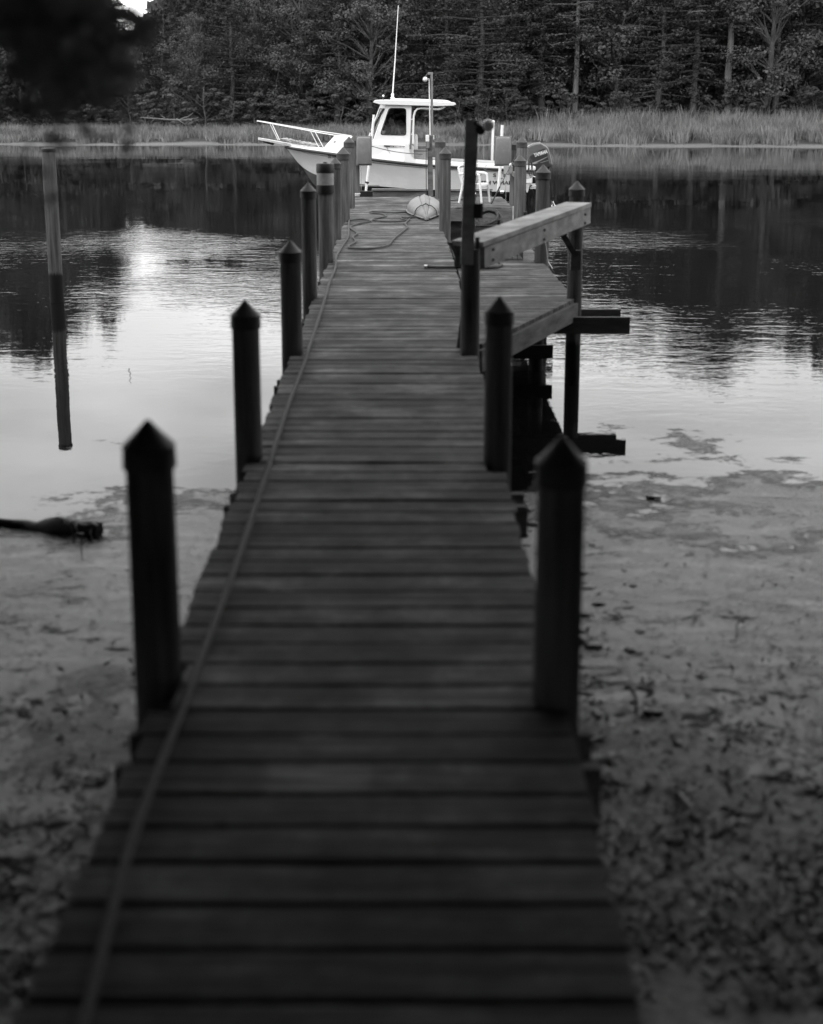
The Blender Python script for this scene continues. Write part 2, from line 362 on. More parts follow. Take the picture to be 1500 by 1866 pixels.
dk = rng_(mathn('SUBTRACT', mathn('MULTIPLY_ADD', fl3.outputs[0], 0.30, fl.outputs[0]), mathn('ADD', dens, 0.15)), -0.06, 0.06, 0.0, 1.0)
dk2 = rng_(fl2.outputs[0], 0.36, 0.46, 0.3, 1.0)
clean = mathn('MULTIPLY', dk, dk2)
tone = wn(0.9, 4)
sc_col = mathn('MULTIPLY', clean, rng_(tone.outputs[0], 0.3, 0.7, 0.13, 0.24))
def lerp_(f, a_, b2):
    n = nd(m, 'ShaderNodeMix', data_type='FLOAT'); lk(m, f, n.inputs[0])
    for i_, v_ in ((2, a_), (3, b2)):
        if isinstance(v_, float): n.inputs[i_].default_value = v_
        else: lk(m, v_, n.inputs[i_])
    return n.outputs[0]
lk(m, lerp_(scum, 0.006, mathn('ADD', sc_col, 0.010)), b.inputs['Base Color'])
lk(m, lerp_(scum, 0.012, mathn('MULTIPLY_ADD', clean, -0.36, 0.60)), b.inputs['Roughness'])
lk(m, lerp_(scum, 0.5, mathn('MULTIPLY_ADD', clean, 0.42, 0.06)), b.inputs['Specular IOR Level'])
bp = nd(m, 'ShaderNodeBump'); bp.inputs['Strength'].default_value = 1.0; bp.inputs['Distance'].default_value = 1.0
sh = mathn('MULTIPLY', mathn('MULTIPLY', scum, fl.outputs[0]), 0.007)
lk(m, mathn('ADD', hh, sh), bp.inputs['Height']); lk(m, bp.outputs[0], b.inputs['Normal'])
M['water'] = m

# ------------------------------------------------------------------ setting: ground and water
def shore(x): return 87.5 - 0.15*x + 1.5*math.sin(x*0.09+1.0) + 1.1*math.sin(x*0.31) + 0.6*math.sin(x*0.83+2)   # far waterline
def gz(x, y):
    """height of the ground"""
    n = mnoise.noise(Vector((x*0.35, y*0.35, 0))); n2 = mnoise.noise(Vector((x*1.7, y*1.7, 3)))
    if y < 40:
        base = -0.05 - (y+2.5)*0.0 
        k = max(0.0, min(1.0, (y+2.0)/6.0)); k = k*k*(3-2*k)
        z = -0.30*(1-k) - 0.815*k
        if y > 5.2: z -= min((y-5.2)*0.09, 1.6)*(1 if abs(x) < 60 else 0)
        bk_ = max(0, min(1, (abs(x)-3.9)/2.0))*max(0, min(1, (7.5-y)/3.0)); z = z*(1-bk_) - 0.35*bk_
        return z + 0.045*n + 0.03*n2 + 0.015*mnoise.noise(Vector((x*5, y*5, 6)))
    s = y - shore(x)
    if s < 0: return max(-2.4, -0.8 + s*0.12)
    z = -0.8 + min(s, 3.6)*0.03 + max(0, min(s-3.6, 1.2))*0.26 + max(0, s-4.8)*0.012
    if s > 32: z += (s-32)*0.16 if s < 110 else 78*0.16
    return z + 0.04*n
def grid_mesh(xs, ys, zf):
    nx, ny = len(xs), len(ys); vs = np.array([(x, y, zf(x, y)) for y in ys for x in xs])
    i, j = np.meshgrid(np.arange(nx-1), np.arange(ny-1)); a = (j*nx+i).ravel()
    return vs, np.stack([a, a+1, a+nx+1, a+nx], 1).ravel()
xs = np.concatenate([[-900, -400, -200, -120, -80], np.arange(-60, -9, 3.0), np.arange(-9, 9.01, 0.12), np.arange(12, 61, 3.0), [80, 120, 200, 400, 900]])
ys = np.concatenate([[-900, -300, -100, -40, -20, -10, -5], np.arange(-3, 9, 0.12), np.arange(10, 74, 4.0), np.arange(74, 110, 0.8), np.arange(112, 230, 6.0), [260, 400, 900, 2000]])
vs, fs = grid_mesh(xs, ys, gz)
me = quick_mesh('ground', vs, fs, 4, M['mud']); me.polygons.foreach_set('use_smooth', [True]*len(me.polygons))
ground = mobj('ground', me); tag(ground, kind='structure')
wx = np.linspace(-400, 400, 9); wy = np.array([-8, 0, 8, 40, 80, 105.0])
vs, fs = grid_mesh(wx, wy, lambda x, y: WATER); tag(mobj('water', quick_mesh('water', vs, fs, 4, M['water'])), kind='structure')

# ------------------------------------------------------------------ far marsh grass
def grass(name, n, yoff0, yoff1, hfun, x0=-62, x1=62, wid=0.035, clump=0.9, seed=1):
    r = np.random.default_rng(seed)
    nc = n//34; cx = r.uniform(x0, x1, nc); co = yoff0 + (yoff1-yoff0)*r.random(nc)**1.35; co = co + (co < yoff0+5)*(1.1*np.sin(cx*0.7+1)+0.9*np.sin(cx*1.9)+0.6*np.sin(cx*4.3)); ch = r.uniform(0.6, 1.2, nc)
    idx = r.integers(0, nc, n); x = cx[idx]+r.normal(0, 0.35*clump, n); so = co[idx]+r.normal(0, 0.35, n)
    sh = np.array([shore(a) for a in x]); y = sh+so
    h = hfun(x, so)*ch[idx]*r.uniform(0.6, 1.12, n)
    z = -0.8+np.minimum(so, 3.6)*0.03+np.clip(so-3.6, 0, 1.2)*0.26+np.clip(so-4.8, 0, None)*0.012 - 0.05
    lx = r.normal(0, 0.16, n)*h + (x-cx[idx])*0.35; ly = r.normal(-0.05, 0.14, n)*h; a = r.uniform(0, math.pi, n); wv = wid*r.uniform(0.6, 1.4, n)
    dx, dy = np.cos(a)*wv, np.sin(a)*wv*0.6
    V = np.stack([np.stack([x-dx, y-dy, z], 1), np.stack([x+dx, y+dy, z], 1),
                  np.stack([x+dx*.8+lx*.35, y+dy*.8+ly*.35, z+h*.6], 1), np.stack([x-dx*.8+lx*.35, y-dy*.8+ly*.35, z+h*.6], 1),
                  np.stack([x+lx, y+ly, z+h], 1)], 1).reshape(-1, 3)
    b0 = np.arange(n)*5
    Fq = np.stack([b0, b0+1, b0+2, b0, b0+2, b0+3, b0+3, b0+2, b0+4], 1).ravel()
    return mobj(name, quick_mesh(name, V, Fq, 3, M['grass']))
def hmarsh(x, s):
    right = np.clip((x-4)/12, 0, 1)
    return (0.72 + 0.30*right) + np.clip((s-6)/10, 0, 1)*(0.15+0.60*right)
g1 = grass('marsh_grass', 180000, 3.9, 24, hmarsh, wid=0.03, seed=3)
tag(g1, 'pale marsh grass in a long band between the far creek bank and the wood', 'grass', kind='stuff')
g2 = grass('reed_tips', 9000, 14, 25, lambda x, s: 1.1+0.95*np.clip((x-2)/10, 0, 1), x0=2, wid=0.03, clump=1.5, seed=5)
tag(g2, 'tall pale reed stems standing above the marsh grass on the right', 'reeds', kind='stuff')

# ------------------------------------------------------------------ trees
def leaf_quads(P, N, size, r):
    """one bent leaf card at each point P, facing about N"""
    n = len(P); N = N/np.linalg.norm(N, axis=1, keepdims=True)
    t = r.normal(size=(n, 3)); t -= N*(t*N).sum(1, keepdims=True); t /= np.linalg.norm(t, axis=1, keepdims=True); bvec = np.cross(N, t)
    s = (size*r.uniform(0.6, 1.35, n))[:, None]; q = s*r.uniform(0.45, 0.8, n)[:, None]
    V = np.stack([P-t*s, P+bvec*q, P+t*s, P-bvec*q], 1).reshape(-1, 3); b0 = np.arange(n)*4
    return V, np.stack([b0, b0+1, b0+2, b0+3], 1).ravel()
def limb(mb, a, b, r0, r1, r, bend=0.08, seg=6, n=5):
    a, b = Vector(a), Vector(b); L = (b-a).length; pts = []; off = Vector((0, 0, 0))
    for i in range(n+1):
        t = i/n; pts.append(a.lerp(b, t)+off*math.sin(math.pi*t))
        off = off + Vector((r.normal(), r.normal(), r.normal()*0.5))*L*bend*0.5
    mb.tube(pts, [r0+(r1-r0)*i/n for i in range(n+1)], seg); return pts
def broad_tree(H, seed, W=None, low=0.12, nleaf=14000, size=0.105, nclump=95):
    r = np.random.default_rng(seed); W = W or H*0.30; tr = MB()
    top = Vector((r.normal()*0.5, r.normal()*0.4, H*0.86)); trunk = limb(tr, (0, 0, -0.4), top, H*0.020, H*0.004, r, 0.02, 8, 8)
    P = []; Nn = []; per = nleaf//nclump
    for i in range(nclump):
        u = r.random(); z = low + (1-low)*u; prof = math.sin(math.pi*min(1, (z-low)/(1-low)*0.80+0.20))**0.65
        a = r.uniform(0, 2*math.pi); rad = W*prof*r.uniform(0.35, 1.0)
        c = np.array([math.cos(a)*rad, math.sin(a)*rad, z*H*0.96])
        k = min(len(trunk)-1, max(1, int(z*0.8*len(trunk)))); st = trunk[k]
        limb(tr, (st.x, st.y, min(st.z, c[2]-0.2)), c, H*0.006, H*0.0015, r, 0.10, 5, 4)
        cr = r.uniform(0.45, 1.15)*H*0.065
        d = r.normal(size=(per, 3)); d /= np.linalg.norm(d, axis=1, keepdims=True); rr = r.uniform(0.45, 1.0, per)**0.5
        p = c+d*rr[:, None]*np.array([cr*1.25, cr*1.25, cr*0.72]); nn = d+np.array([0, 0, 0.7])+r.normal(size=(per, 3))*0.45
        P.append(p); Nn.append(nn)
    V, Fq = leaf_quads(np.concatenate(P), np.concatenate(Nn), size, r)
    return tr, V, Fq
def pine_tree(H, seed, W=None, low=0.2, nleaf=14000, size=0.095, nb=90):
    r = np.random.default_rng(seed); W = W or H*0.24; tr = MB()
    limb(tr, (0, 0, -0.4), (r.normal()*0.25, r.normal()*0.25, H*0.98), H*0.017, H*0.003, r, 0.012, 8, 8)
    P = []; Nn = []; per = nleaf//nb
    for i in range(nb):
        t = (i+r.random())/nb; z = (low+(1-low)*t)*H*0.97; L = W*(1-t)**0.7*r.uniform(0.55, 1.15)+0.3; a = i*2.399+r.normal()*0.3
        droop = -0.12*L+0.35*t*L; e = np.array([math.cos(a)*L, math.sin(a)*L, z+droop])
        limb(tr, (0, 0, z), e, H*0.0042, H*0.001, r, 0.07, 4, 4)
        s = r.uniform(0.25, 1.0, per)**0.8; base = np.array([0, 0, z])[None]+(e-np.array([0, 0, z]))[None]*s[:, None]
        side = np.array([-math.sin(a), math.cos(a), 0])[None]*r.normal(0, 0.22*L*0.6+0.1, per)[:, None]*(1.15-s[:, None])*1.2
        p = base+side; p[:, 2] += r.normal(0, 0.10, per)-0.12*np.abs(r.normal(0, 1, per))
        P.append(p); Nn.append(np.tile([0, 0, 1.0], (per, 1))+r.normal(size=(per, 3))*0.5)
    V, Fq = leaf_quads(np.concatenate(P), np.concatenate(Nn), size, r)
    return tr, V, Fq
def make_tree(name, fn, bark, leaf, **kw):
    tr, V, Fq = fn(**kw); root = thing(name, (0, 0, 0), 'x', 'tree')
    tr.build('trunk', bark, root, smooth=False, fix=False); mobj('crown', quick_mesh('crown', V, Fq, 4, leaf), root); return root
H0 = 14.0
protos = {
 'b1': make_tree('broadleaf_tree', broad_tree, M['bark'], M['leaf'], H=H0, seed=11),
 'b2': make_tree('broadleaf_tree', broad_tree, M['bark'], M['leaf'], H=H0, seed=12, W=5.0, low=0.05, nclump=120),
 'b3': make_tree('broadleaf_tree', broad_tree, M['bark'], M['leaf'], H=H0, seed=13, W=3.6, low=0.2, nclump=70, nleaf=10000),
 'p1': make_tree('pine_tree', pine_tree, M['bark'], M['leaf_dark'], H=H0, seed=21),
 'p2': make_tree('pine_tree', pine_tree, M['bark'], M['leaf_dark'], H=H0, seed=22, W=4.4, low=0.08),
 'p3': make_tree('pine_tree', pine_tree, M['bark_pale'], M['leaf_dark'], H=H0, seed=23, W=3.0, low=0.42, nb=60, nleaf=9000),
}
usedp = set()
def put_tree(kind, x, y, h, label, group='trees of the far wood', rz=None, ws=1.0):
    p = protos[kind]
    if kind in usedp: o = copy_tree(p)
    else: o = p; usedp.add(kind)
    s = h/H0; o.location = (x, y, gz(x, y)); o.rotation_euler = (0, 0, rz if rz is not None else random.uniform(0, 6.28)); o.scale = (s*ws, s*ws, s)
    tag(o, label, 'tree', group); return o
def sky_px(x):   # tree-top height above the horizon, in photo pixels, along the far wood
    K = [(-400, 330), (0, 400), (60, 400), (110, 330), (180, 300), (212, 110), (250, 118), (300, 205), (420, 235), (520, 275), (700, 300), (900, 300), (1050, 320), (1200, 330), (1290, 430), (1350, 350), (1500, 350), (2000, 380)]
    for (a, u), (b, v) in zip(K, K[1:]):
        if a <= x <= b: return u+(v-u)*(x-a)/(b-a)
    return 330
front = [
 (-60,'b1','broadleaf tree at the left end of the far wood, cut off by the picture edge'),
 (30,'p2','tall dark pine far left in the wood, above the lone mooring pile'),
 (95,'b2','bushy tree in the far wood just right of the tall pine on the far left'),
 (165,'p1','dark pine in the far wood seen through the blurred overhanging leaves'),
 (232,'b1','low rounded tree under the patch of open sky at upper left'),
 (290,'p2','spreading pine directly right of the patch of open sky'),
 (352,'b2','dense broadleaf tree behind the fallen bare branch on the left marsh'),
 (415,'p2','layered pine between the fallen branch and the bow rail of the boat'),
 (478,'b1','broad leafy tree standing above the tip of the bow rail'),
 (545,'b2','full leafy tree in the far wood above the middle of the bow rail'),
 (612,'p1','dark pine in the far wood above the trunk cabin of the boat'),
 (672,'b1','leafy tree whose crown ends just left of the tall radio antenna'),
 (742,'b3','thin pale-trunked tree behind the antenna and the lamp mast'),
 (805,'p2','wide layered pine directly behind the floodlight on the lamp mast'),
 (868,'p2','drooping pine rising above the near lamp pole on the landing'),
 (930,'b2','bushy tree above the right-hand lift motor cover'),
 (985,'p1','dark pine above the outboard engine'),
 (1045,'p3','bare-stemmed pine above the right end of the pale timber rail'),
 (1115,'b3','pale-stemmed leafy tree left of centre over the reed bed'),
 (1185,'p2','broad pine with layered sprays over the middle of the reed bed'),
 (1248,'p1','narrow dark pine just left of the big pale trunk'),
 (1312,'p3','tallest pine with a thick pale bare trunk at right'),
 (1372,'b3','slim tree right of the big pale trunk'),
 (1432,'b2','leafy tree at the right edge with bare crooked limbs in front'),
 (1500,'p2','pine at the right end of the far wood, cut off by the picture edge'),
]
for i, (px, k, lab) in enumerate(front):
    Y = 109+random.uniform(-1.5, 4); x = (px-750)/2250*(Y*0.9806+0.33); h = (sky_px(px)*random.uniform(0.93, 1.07)/2250*Y)+2.2
    put_tree(k, x, Y - x*0.10, h*(0.86 if k[0] == 'b' else 1.0), lab, ws=random.uniform(0.95, 1.2))
ks = ['b1','b2','p1','p2','p3','b3']
for row, (Y, n) in enumerate(((116, 26), (124, 26), (134, 24))):
    for i in range(n):
        px = -150 + 1800*(i+random.random()*0.8)/n; x = (px-750)/2250*Y; h = sky_px(px)/2250*Y*(0.98 if row == 0 else 0.93)+1.2
        if 185 < px < 285: h *= 0.8
        put_tree(random.choice(ks), x, Y-x*0.10+random.uniform(-2, 2), max(5, h), 'dark tree deeper in the far wood, hidden among and behind the front trees', 'deeper trees of the far wood')
def shrub_tree(seed):
    return make_tree('shrub', broad_tree, M['bark'], M['leaf'], H=4.0, seed=seed, W=1.9, low=0.02, nclump=36, nleaf=5000, size=0.08)
sh = shrub_tree(41); first = True
for i in range(34):
    px = -80+1660*(i+random.random()*0.6)/34; Y = 106+random.uniform(-1.0, 1.5); x = (px-750)/2250*Y
    o = sh if first else copy_tree(sh); first = False
    s = random.uniform(0.6, 1.15); o.location = (x, Y-x*0.10, gz(x, Y-x*0.10)-0.1); o.rotation_euler = (0, 0, random.uniform(0, 6)); o.scale = (s*1.3, s*1.3, s)
    tag(o, 'dark leafy shrub at the foot of the far wood behind the marsh grass', 'shrub', 'shrubs along the edge of the far wood')
# dark mass of forest behind, so the gaps between trunks stay dark
r = np.random.default_rng(77); n = 26000
X_ = r.uniform(-95, 95, n); Y_ = 140+r.uniform(0, 14, n); px_ = X_/Y_*2250+750; top = np.array([sky_px(p) for p in px_])/2250*Y_*0.86+0.8
Z_ = gz(0, 140)+r.random(n)*np.maximum(top, 3)
V, Fq = leaf_quads(np.stack([X_, Y_-X_*0.1, Z_], 1), np.tile([0, -1.0, 0.4], (n, 1))+r.normal(size=(n, 3))*0.4, 0.75, r)
tag(mobj('distant_wood', quick_mesh('distant_wood', V, Fq, 4, M['leaf_dark'])), 'mass of distant dark forest seen between the far trunks', 'forest', kind='stuff')

# near trees on the camera's bank, outside the frame: they shade the foreground
nearp = make_tree('shore_tree', broad_tree, M['bark'], M['leaf_near'], H=9.0, seed=61, W=5.2, low=0.5, nclump=170, nleaf=30000, size=0.2)
nearq = make_tree('shore_tree', broad_tree, M['bark'], M['leaf_near'], H=9.0, seed=62, W=4.6, low=0.06, nclump=170, nleaf=28000, size=0.2)
SHORE = [(-4.5, 7.0, 1.0, 'outermost leafy tree on the left bank reaching over the pier'), (5.4, 6.2, 1.0, 'outermost leafy tree on the right bank reaching over the pier'), (-4.4, 2.6, 1.05, 'leaning shore tree on the left bank whose crown hangs over the near pier'), (4.4, 2.2, 1.05, 'leafy shore tree on the right bank whose crown hangs over the near pier'), (-4.6, -1.5, 1.05, 'shore tree at the landward end of the pier, left side'), (4.4, -1.8, 1.1, 'shore tree at the landward end of the pier, right side'),
 (-2.0, -6.0, 1.25, 'tall shore tree straight behind the camera, left of the path'), (2.6, -6.8, 1.3, 'tall shore tree straight behind the camera, right of the path'), (-9.8, 0.5, 1.15, 'outer shore tree on the left bank'), (10.0, 0.0, 1.15, 'outer shore tree on the right bank'), (-10.5, 6.5, 1.0, 'bushy tree at the far end of the left bank'), (10.5, 6.5, 1.0, 'bushy tree at the far end of the right bank'), (-2.9, 1.7, 0.8, 'young shore tree close to the left edge of the pier'), (3.1, 1.3, 0.8, 'young shore tree close to the right edge of the pier'), (-2.7, -0.9, 0.72, 'small tree arching over the path left of the camera'), (2.9, -0.7, 0.72, 'small tree arching over the path right of the camera'),
 (-7.5, -7.5, 1.35, 'big shore tree behind the left bank'), (8.0, -8.0, 1.35, 'big shore tree behind the right bank'), (0.3, -13, 1.5, 'tallest shore tree far behind the camera')]
for i, (x, y, s, lab) in enumerate(SHORE):
    lowc = abs(x) > 9 or y < -7; src = nearq if lowc else nearp
    o = copy_tree(src); o.location = (x, y, gz(x, y)); o.rotation_euler = (0, 0, i*1.7); o.scale = (s, s, s)
    tag(o, lab, 'tree', 'shore trees round the near end of the pier')
for src in (nearp, nearq):
    for ch in list(src.children): bpy.data.objects.remove(ch)
    bpy.data.objects.remove(src)
# the twig that hangs blurred into the upper left corner
root = thing('overhanging_branch', (-1.2, 2.2, 2.6), 'dark blurred leafy branch hanging into the upper left corner close to the camera', 'branch')
mb = MB(); r = np.random.default_rng(5)
P = []; Nn = []
for (px, py, sx_, sy_, n) in [(90, 15, 55, 45, 190), (125, 100, 46, 44, 150), (62, 130, 32, 38, 60), (172, 55, 30, 32, 80), (150, 175, 24, 32, 55), (172, 250, 12, 24, 18), (40, 372, 7, 9, 6), (212, 24, 14, 7, 20)]:
    for _ in range(n):
        Y = 2.2+r.uniform(-0.35, 0.35); q = at(px+r.normal()*sx_*0.75, py+r.normal()*sy_*0.75, Y=2.2); P.append((q.x, Y, q.z)); Nn.append(r.normal(size=3)+np.array([0, -0.4, 0.5]))
V, Fq = leaf_quads(np.array(P), np.array(Nn), 0.022, r)
o3 = np.array([-1.2, 2.2, 2.6]); mobj('leaves', quick_mesh('leaves', V-o3, Fq, 4, M['leaf_hang']), root)['kind'] = 'stuff'
limb(mb, (-1.4, 1.6, 2.9), at(100, 60, Y=2.2), 0.016, 0.008, r, 0.05); limb(mb, at(100, 60, Y=2.2), at(165, 250, Y=2.25), 0.008, 0.002, r, 0.05); limb(mb, at(100, 60, Y=2.2), at(215, 20, Y=2.15), 0.007, 0.002, r, 0.05); limb(mb, at(100, 60, Y=2.2), at(40, 370, Y=2.2), 0.006, 0.0015, r, 0.04)
mb.build('twig', M['bark'], root)

# fallen bare branch on the left marsh, dead limbs at right
root = thing('fallen_branch', at(300, 225, Y=101), 'bare fallen branch lying on the marsh grass at left', 'branch')
mb = MB(); r = np.random.default_rng(8)
limb(mb, at(350, 219, Y=101), at(256, 214, Y=100.5), 0.10, 0.03, r, 0.03)
for a, b in (((322, 216), (338, 227)), ((300, 215), (292, 208)), ((330, 217), (352, 205)), ((284, 215), (276, 222)), ((340, 218), (362, 214))):
    limb(mb, at(*a, Y=100.8), at(*b, Y=100.6), 0.05, 0.015, r, 0.08)
mb.build('limb', M['deadwood'], root)
root = thing('dead_tree', (at(1420, 200, Y=106).x, 106, gz(33, 106)), 'pale crooked bare limbs of a dead tree near the right edge', 'tree')
mb = MB(); r = np.random.default_rng(9)
limb(mb, (at(1414, 200, Y=106).x, 106, -0.3), at(1424, 30, Y=106), 0.28, 0.12, r, 0.03, 7, 8)
for a, b in (((1417, 150), (1455, 120)), ((1455, 120), (1452, 165)), ((1418, 120), (1440, 118)), ((1419, 165), (1450, 180)), ((1421, 80), (1450, 60)), ((1420, 95), (1398, 75)), ((1440, 135), (1452, 165))):
    limb(mb, at(*a, Y=105.9), at(*b, Y=105.2), 0.09, 0.03, r, 0.10)
mb.build('trunk', M['bark_pale'], root)

# ------------------------------------------------------------------ the pier
def left_edge(y):  return -0.755 - 0.0175*max(0, y-3)
def right_edge(y): return 0.445 + 0.0045*max(0, min(y, 13)-4) - (0.008*(y-14) if y > 14 else 0)
pier = thing('pier', (0, 10, -0.8), 'long weathered board pier with pointed black pile caps leading out to the boat', 'pier')
PO = Vector((0, 10, -0.8))
def plank_mesh(name, warp):
    """unit-length board 0.14 wide, 0.034 thick, eased top edges"""
    w, t, e = 0.0728, 0.034, 0.006
    prof = [(-w, -t), (w, -t), (w, -e), (w-e, 0), (-w+e, 0), (-w, -e)]
    mb = MB(); rings = [[(x, y, z+dz) for (y, z) in prof] for x, dz in ((-0.5, 0), (0.0, warp), (0.5, 0))]
    mb.loft(rings, close=True); me = bpy.data.meshes.new(name); me.from_pydata(mb.v, [], mb.f)
    bm = bmesh.new(); bm.from_mesh(me); bmesh.ops.recalc_face_normals(bm, faces=bm.faces[:]); bm.to_mesh(me); bm.free(); me.materials.append(M['deck']); return me
pm_ = [plank_mesh('plank', w_) for w_ in (-0.002, 0.0, 0.003)]
PITCH = 0.1495
def plank(x0, x1, y, parent=pier, z=0.0):
    ob = bpy.data.objects.new('plank', random.choice(pm_)); col.objects.link(ob); ob.parent = parent
    ob.location = Vector(((x0+x1)/2, y, z-random.random()*0.004)) - origin(parent)
    ob.scale = (x1-x0, random.uniform(0.94, 1.0), 1); ob.rotation_euler = (random.uniform(-0.012, 0.012), 0, random.uniform(-0.0025, 0.0025)); return ob
# piles: centre photo pixel x of the foot, foot y, apex y, radius
class P_: pass
piles = []
def pdef(cx, ybase, apex, rad, style='cone', z0=-1.9, X=None, Y=None, part=None, ztop=None):
    q = P_(); 
    if Y is None: g = at(cx, ybase, z=0); q.x, q.y = g.x, g.y+rad
    else: q.y = Y; q.x = X if X is not None else at(cx, 300, Y=Y).x
    q.z = at(cx, apex, Y=q.y).z if ztop is None else ztop
    q.r = rad; q.style = style; q.z0 = z0; piles.append(q); return q
L1 = pdef(281, 1262, 765, 0.071); L2 = pdef(451, 840, 547, 0.068); L3 = pdef(531, 647, 438, 0.075); L4 = pdef(564, 544, 333, 0.068)
LT = pdef(594, 478, 318, 0.083, 'can'); L5 = pdef(612, 436, 287, 0.072); L6 = pdef(626, 404, 268, 0.095); L7 = pdef(637, 379, 249, 0.092)
R1 = pdef(1018, 1290, 795, 0.069); R2 = pdef(908, 846, 540, 0.067); R3 = pdef(857, 645, 438, 0.069, 'flat', ztop=0.74)
R4 = pdef(1048, 545, 330, 0.068); R5 = pdef(988, 478, 300, 0.080); RM = pdef(811, 420, 268, 0.083); R6 = pdef(947, 400, 282, 0.087); RB = pdef(802, 362, 249, 0.098); R7 = pdef(950, 372, 249, 0.095)
def pile_geo(q, parent, name='piling', capname='pile_cap'):
    ph = random.random()*9
    wob = lambda a, h: 0.035*mnoise.noise(Vector((math.cos(a)*1.5+ph, math.sin(a)*1.5, h*1.3)))
    ctop = q.z-q.r*1.4 if q.style == 'cone' else q.z
    zs = np.linspace(q.z0, ctop, 10); mb = MB()
    mb.lathe((q.x, q.y, 0), [(q.r*(1.05-0.07*i/9), z) for i, z in enumerate(zs)], 20, wob=wob)
    po = mb.build(name, M['pile'], parent, smooth=True)
    if q.style == 'cone':
        R_ = q.r*1.07; hc = q.r*1.08
        mb = MB().lathe((q.x, q.y, 0), [(R_*0.99, q.z-hc-q.r*0.95), (R_*1.03, q.z-hc-q.r*0.9), (R_, q.z-hc-q.r*0.1), (R_*1.03, q.z-hc), (R_*0.5, q.z-hc*0.47), (0.006, q.z)], 24)
        mb.build(capname, M['cap'], po, smooth=True)
    elif q.style == 'can':
        R_ = q.r*1.2; z = q.z
        MB().lathe((q.x, q.y, 0), [(R_, z+0.02), (R_*1.02, z+0.03), (R_*1.02, z+0.115), (R_*0.96, z+0.125), (R_*0.25, z+0.128), (R_*0.22, z+0.14), (0.005, z+0.141)], 24).build(capname, M['black'], po, smooth=True)
        MB().lathe((q.x, q.y, 0), [(R_*0.97, z-0.115), (R_*0.97, z+0.02)], 24).build('pale_band', M['pale_band'], po, smooth=True)
        MB().lathe((q.x, q.y, 0), [(R_*0.95, z-0.215), (R_*1.01, z-0.19), (R_*1.01, z-0.115)], 24).build('dark_band', M['black'], po, smooth=True)
        po['label'] = 'pile topped by a flat black cap over a pale band'
    return po
M['pale_band'] = textured('scuffed_pale_plastic', 0.25, 0.42, (14, 14, 14), rough=0.5, bump=0.1)[0]
for q in (L1, L2, L3, L4, LT, L5, L6, L7, R1, R2, R3, R4, R5, RM, R6, RB): pile_geo(q, pier)
# deck boards, cut round the piles
y = -1.4
while y < 24.75:
    x0, x1 = left_edge(y)+random.uniform(-0.012, 0.012), right_edge(y)+random.uniform(-0.01, 0.01)
    for q in piles[:8]:
        if abs(q.y-y) < q.r+0.055 and abs(q.x-left_edge(y)) < 0.25: x0 = max(x0, q.x+q.r*0.92)
    for q in (R1, R2, R3, RM, RB):
        if abs(q.y-y) < q.r+0.055 and abs(q.x-right_edge(y)) < 0.25: x1 = min(x1, q.x-q.r*0.92)
    plank(x0, x1, y); y += PITCH
# landing on the right with its slanting near edge
def slant_plank(x0, xa, xb, y):
    w_, t_ = 0.0695, 0.034
    v = [(x0, y-w_, -t_), (xa, y-w_, -t_), (xb, y+w_, -t_), (x0, y+w_, -t_), (x0, y-w_, 0), (xa, y-w_, 0), (xb, y+w_, 0), (x0, y+w_, 0)]
    MB().add(v, [(0,3,2,1),(4,5,6,7),(0,1,5,4),(1,2,6,5),(2,3,7,6),(3,0,4,7)]).build('plank', M['deck'], pier)
y = 9.05
while y < 16.0:
    if y < 11.15:
        x0 = right_edge(y)+0.02; ff = lambda v: max(x0+0.01, min(1.50, 0.505+(v-8.94)/2.36*1.035))
        slant_plank(x0, ff(y-0.0695), ff(y+0.0695), y); y += PITCH; continue
    x0 = right_edge(y)+0.02; x1 = min(1.50, 0.485+(y-8.94)/2.36*1.035)+random.uniform(-0.006, 0.006)
    if abs(y-R5.y) < 0.13: x1 = R5.x-R5.r
    if abs(y-R4.y) < 0.13: x1 = min(x1, R4.x-R4.r*0.9)
    if x1-x0 > 0.08: plank(x0, x1, y)
    y += PITCH
y = 22.15
while y < 24.75:
    x1 = 1.80+random.uniform(-0.01, 0.01)
    if abs(y-R7.y) < 0.15: x1 = min(x1, R7.x-R7.r)
    plank(right_edge(y)+0.02, x1, y); y += PITCH
# framing under the boards
def timber(a, b, w_, h_, name='stringer', mat='timber', parent=pier, up=(0, 0, 1), label=None):
    o = MB().beam(a, b, w_, h_, up).build(name, M[mat], parent)
    if label: o['label'] = label
    return o
for f in (0.06, 0.5, 0.94):
    ysn = [-1.4, 6, 14.5, 24.7]
    for ya, yb in zip(ysn, ysn[1:]):
        timber((left_edge(ya)*(1-f)+right_edge(ya)*f, ya, -0.037-0.09), (left_edge(yb)*(1-f)+right_edge(yb)*f, yb-0.004, -0.037-0.09), 0.04, 0.18)
for yb in (1.0, L1.y, L2.y, L3.y, L4.y, LT.y, L5.y, L6.y, L7.y, 24.5):
    for s in (-1, 1): timber((left_edge(yb)-0.12, yb+s*0.10, -0.30), (right_edge(yb)+0.12, yb+s*0.10, -0.30), 0.04, 0.16, 'cross_beam')
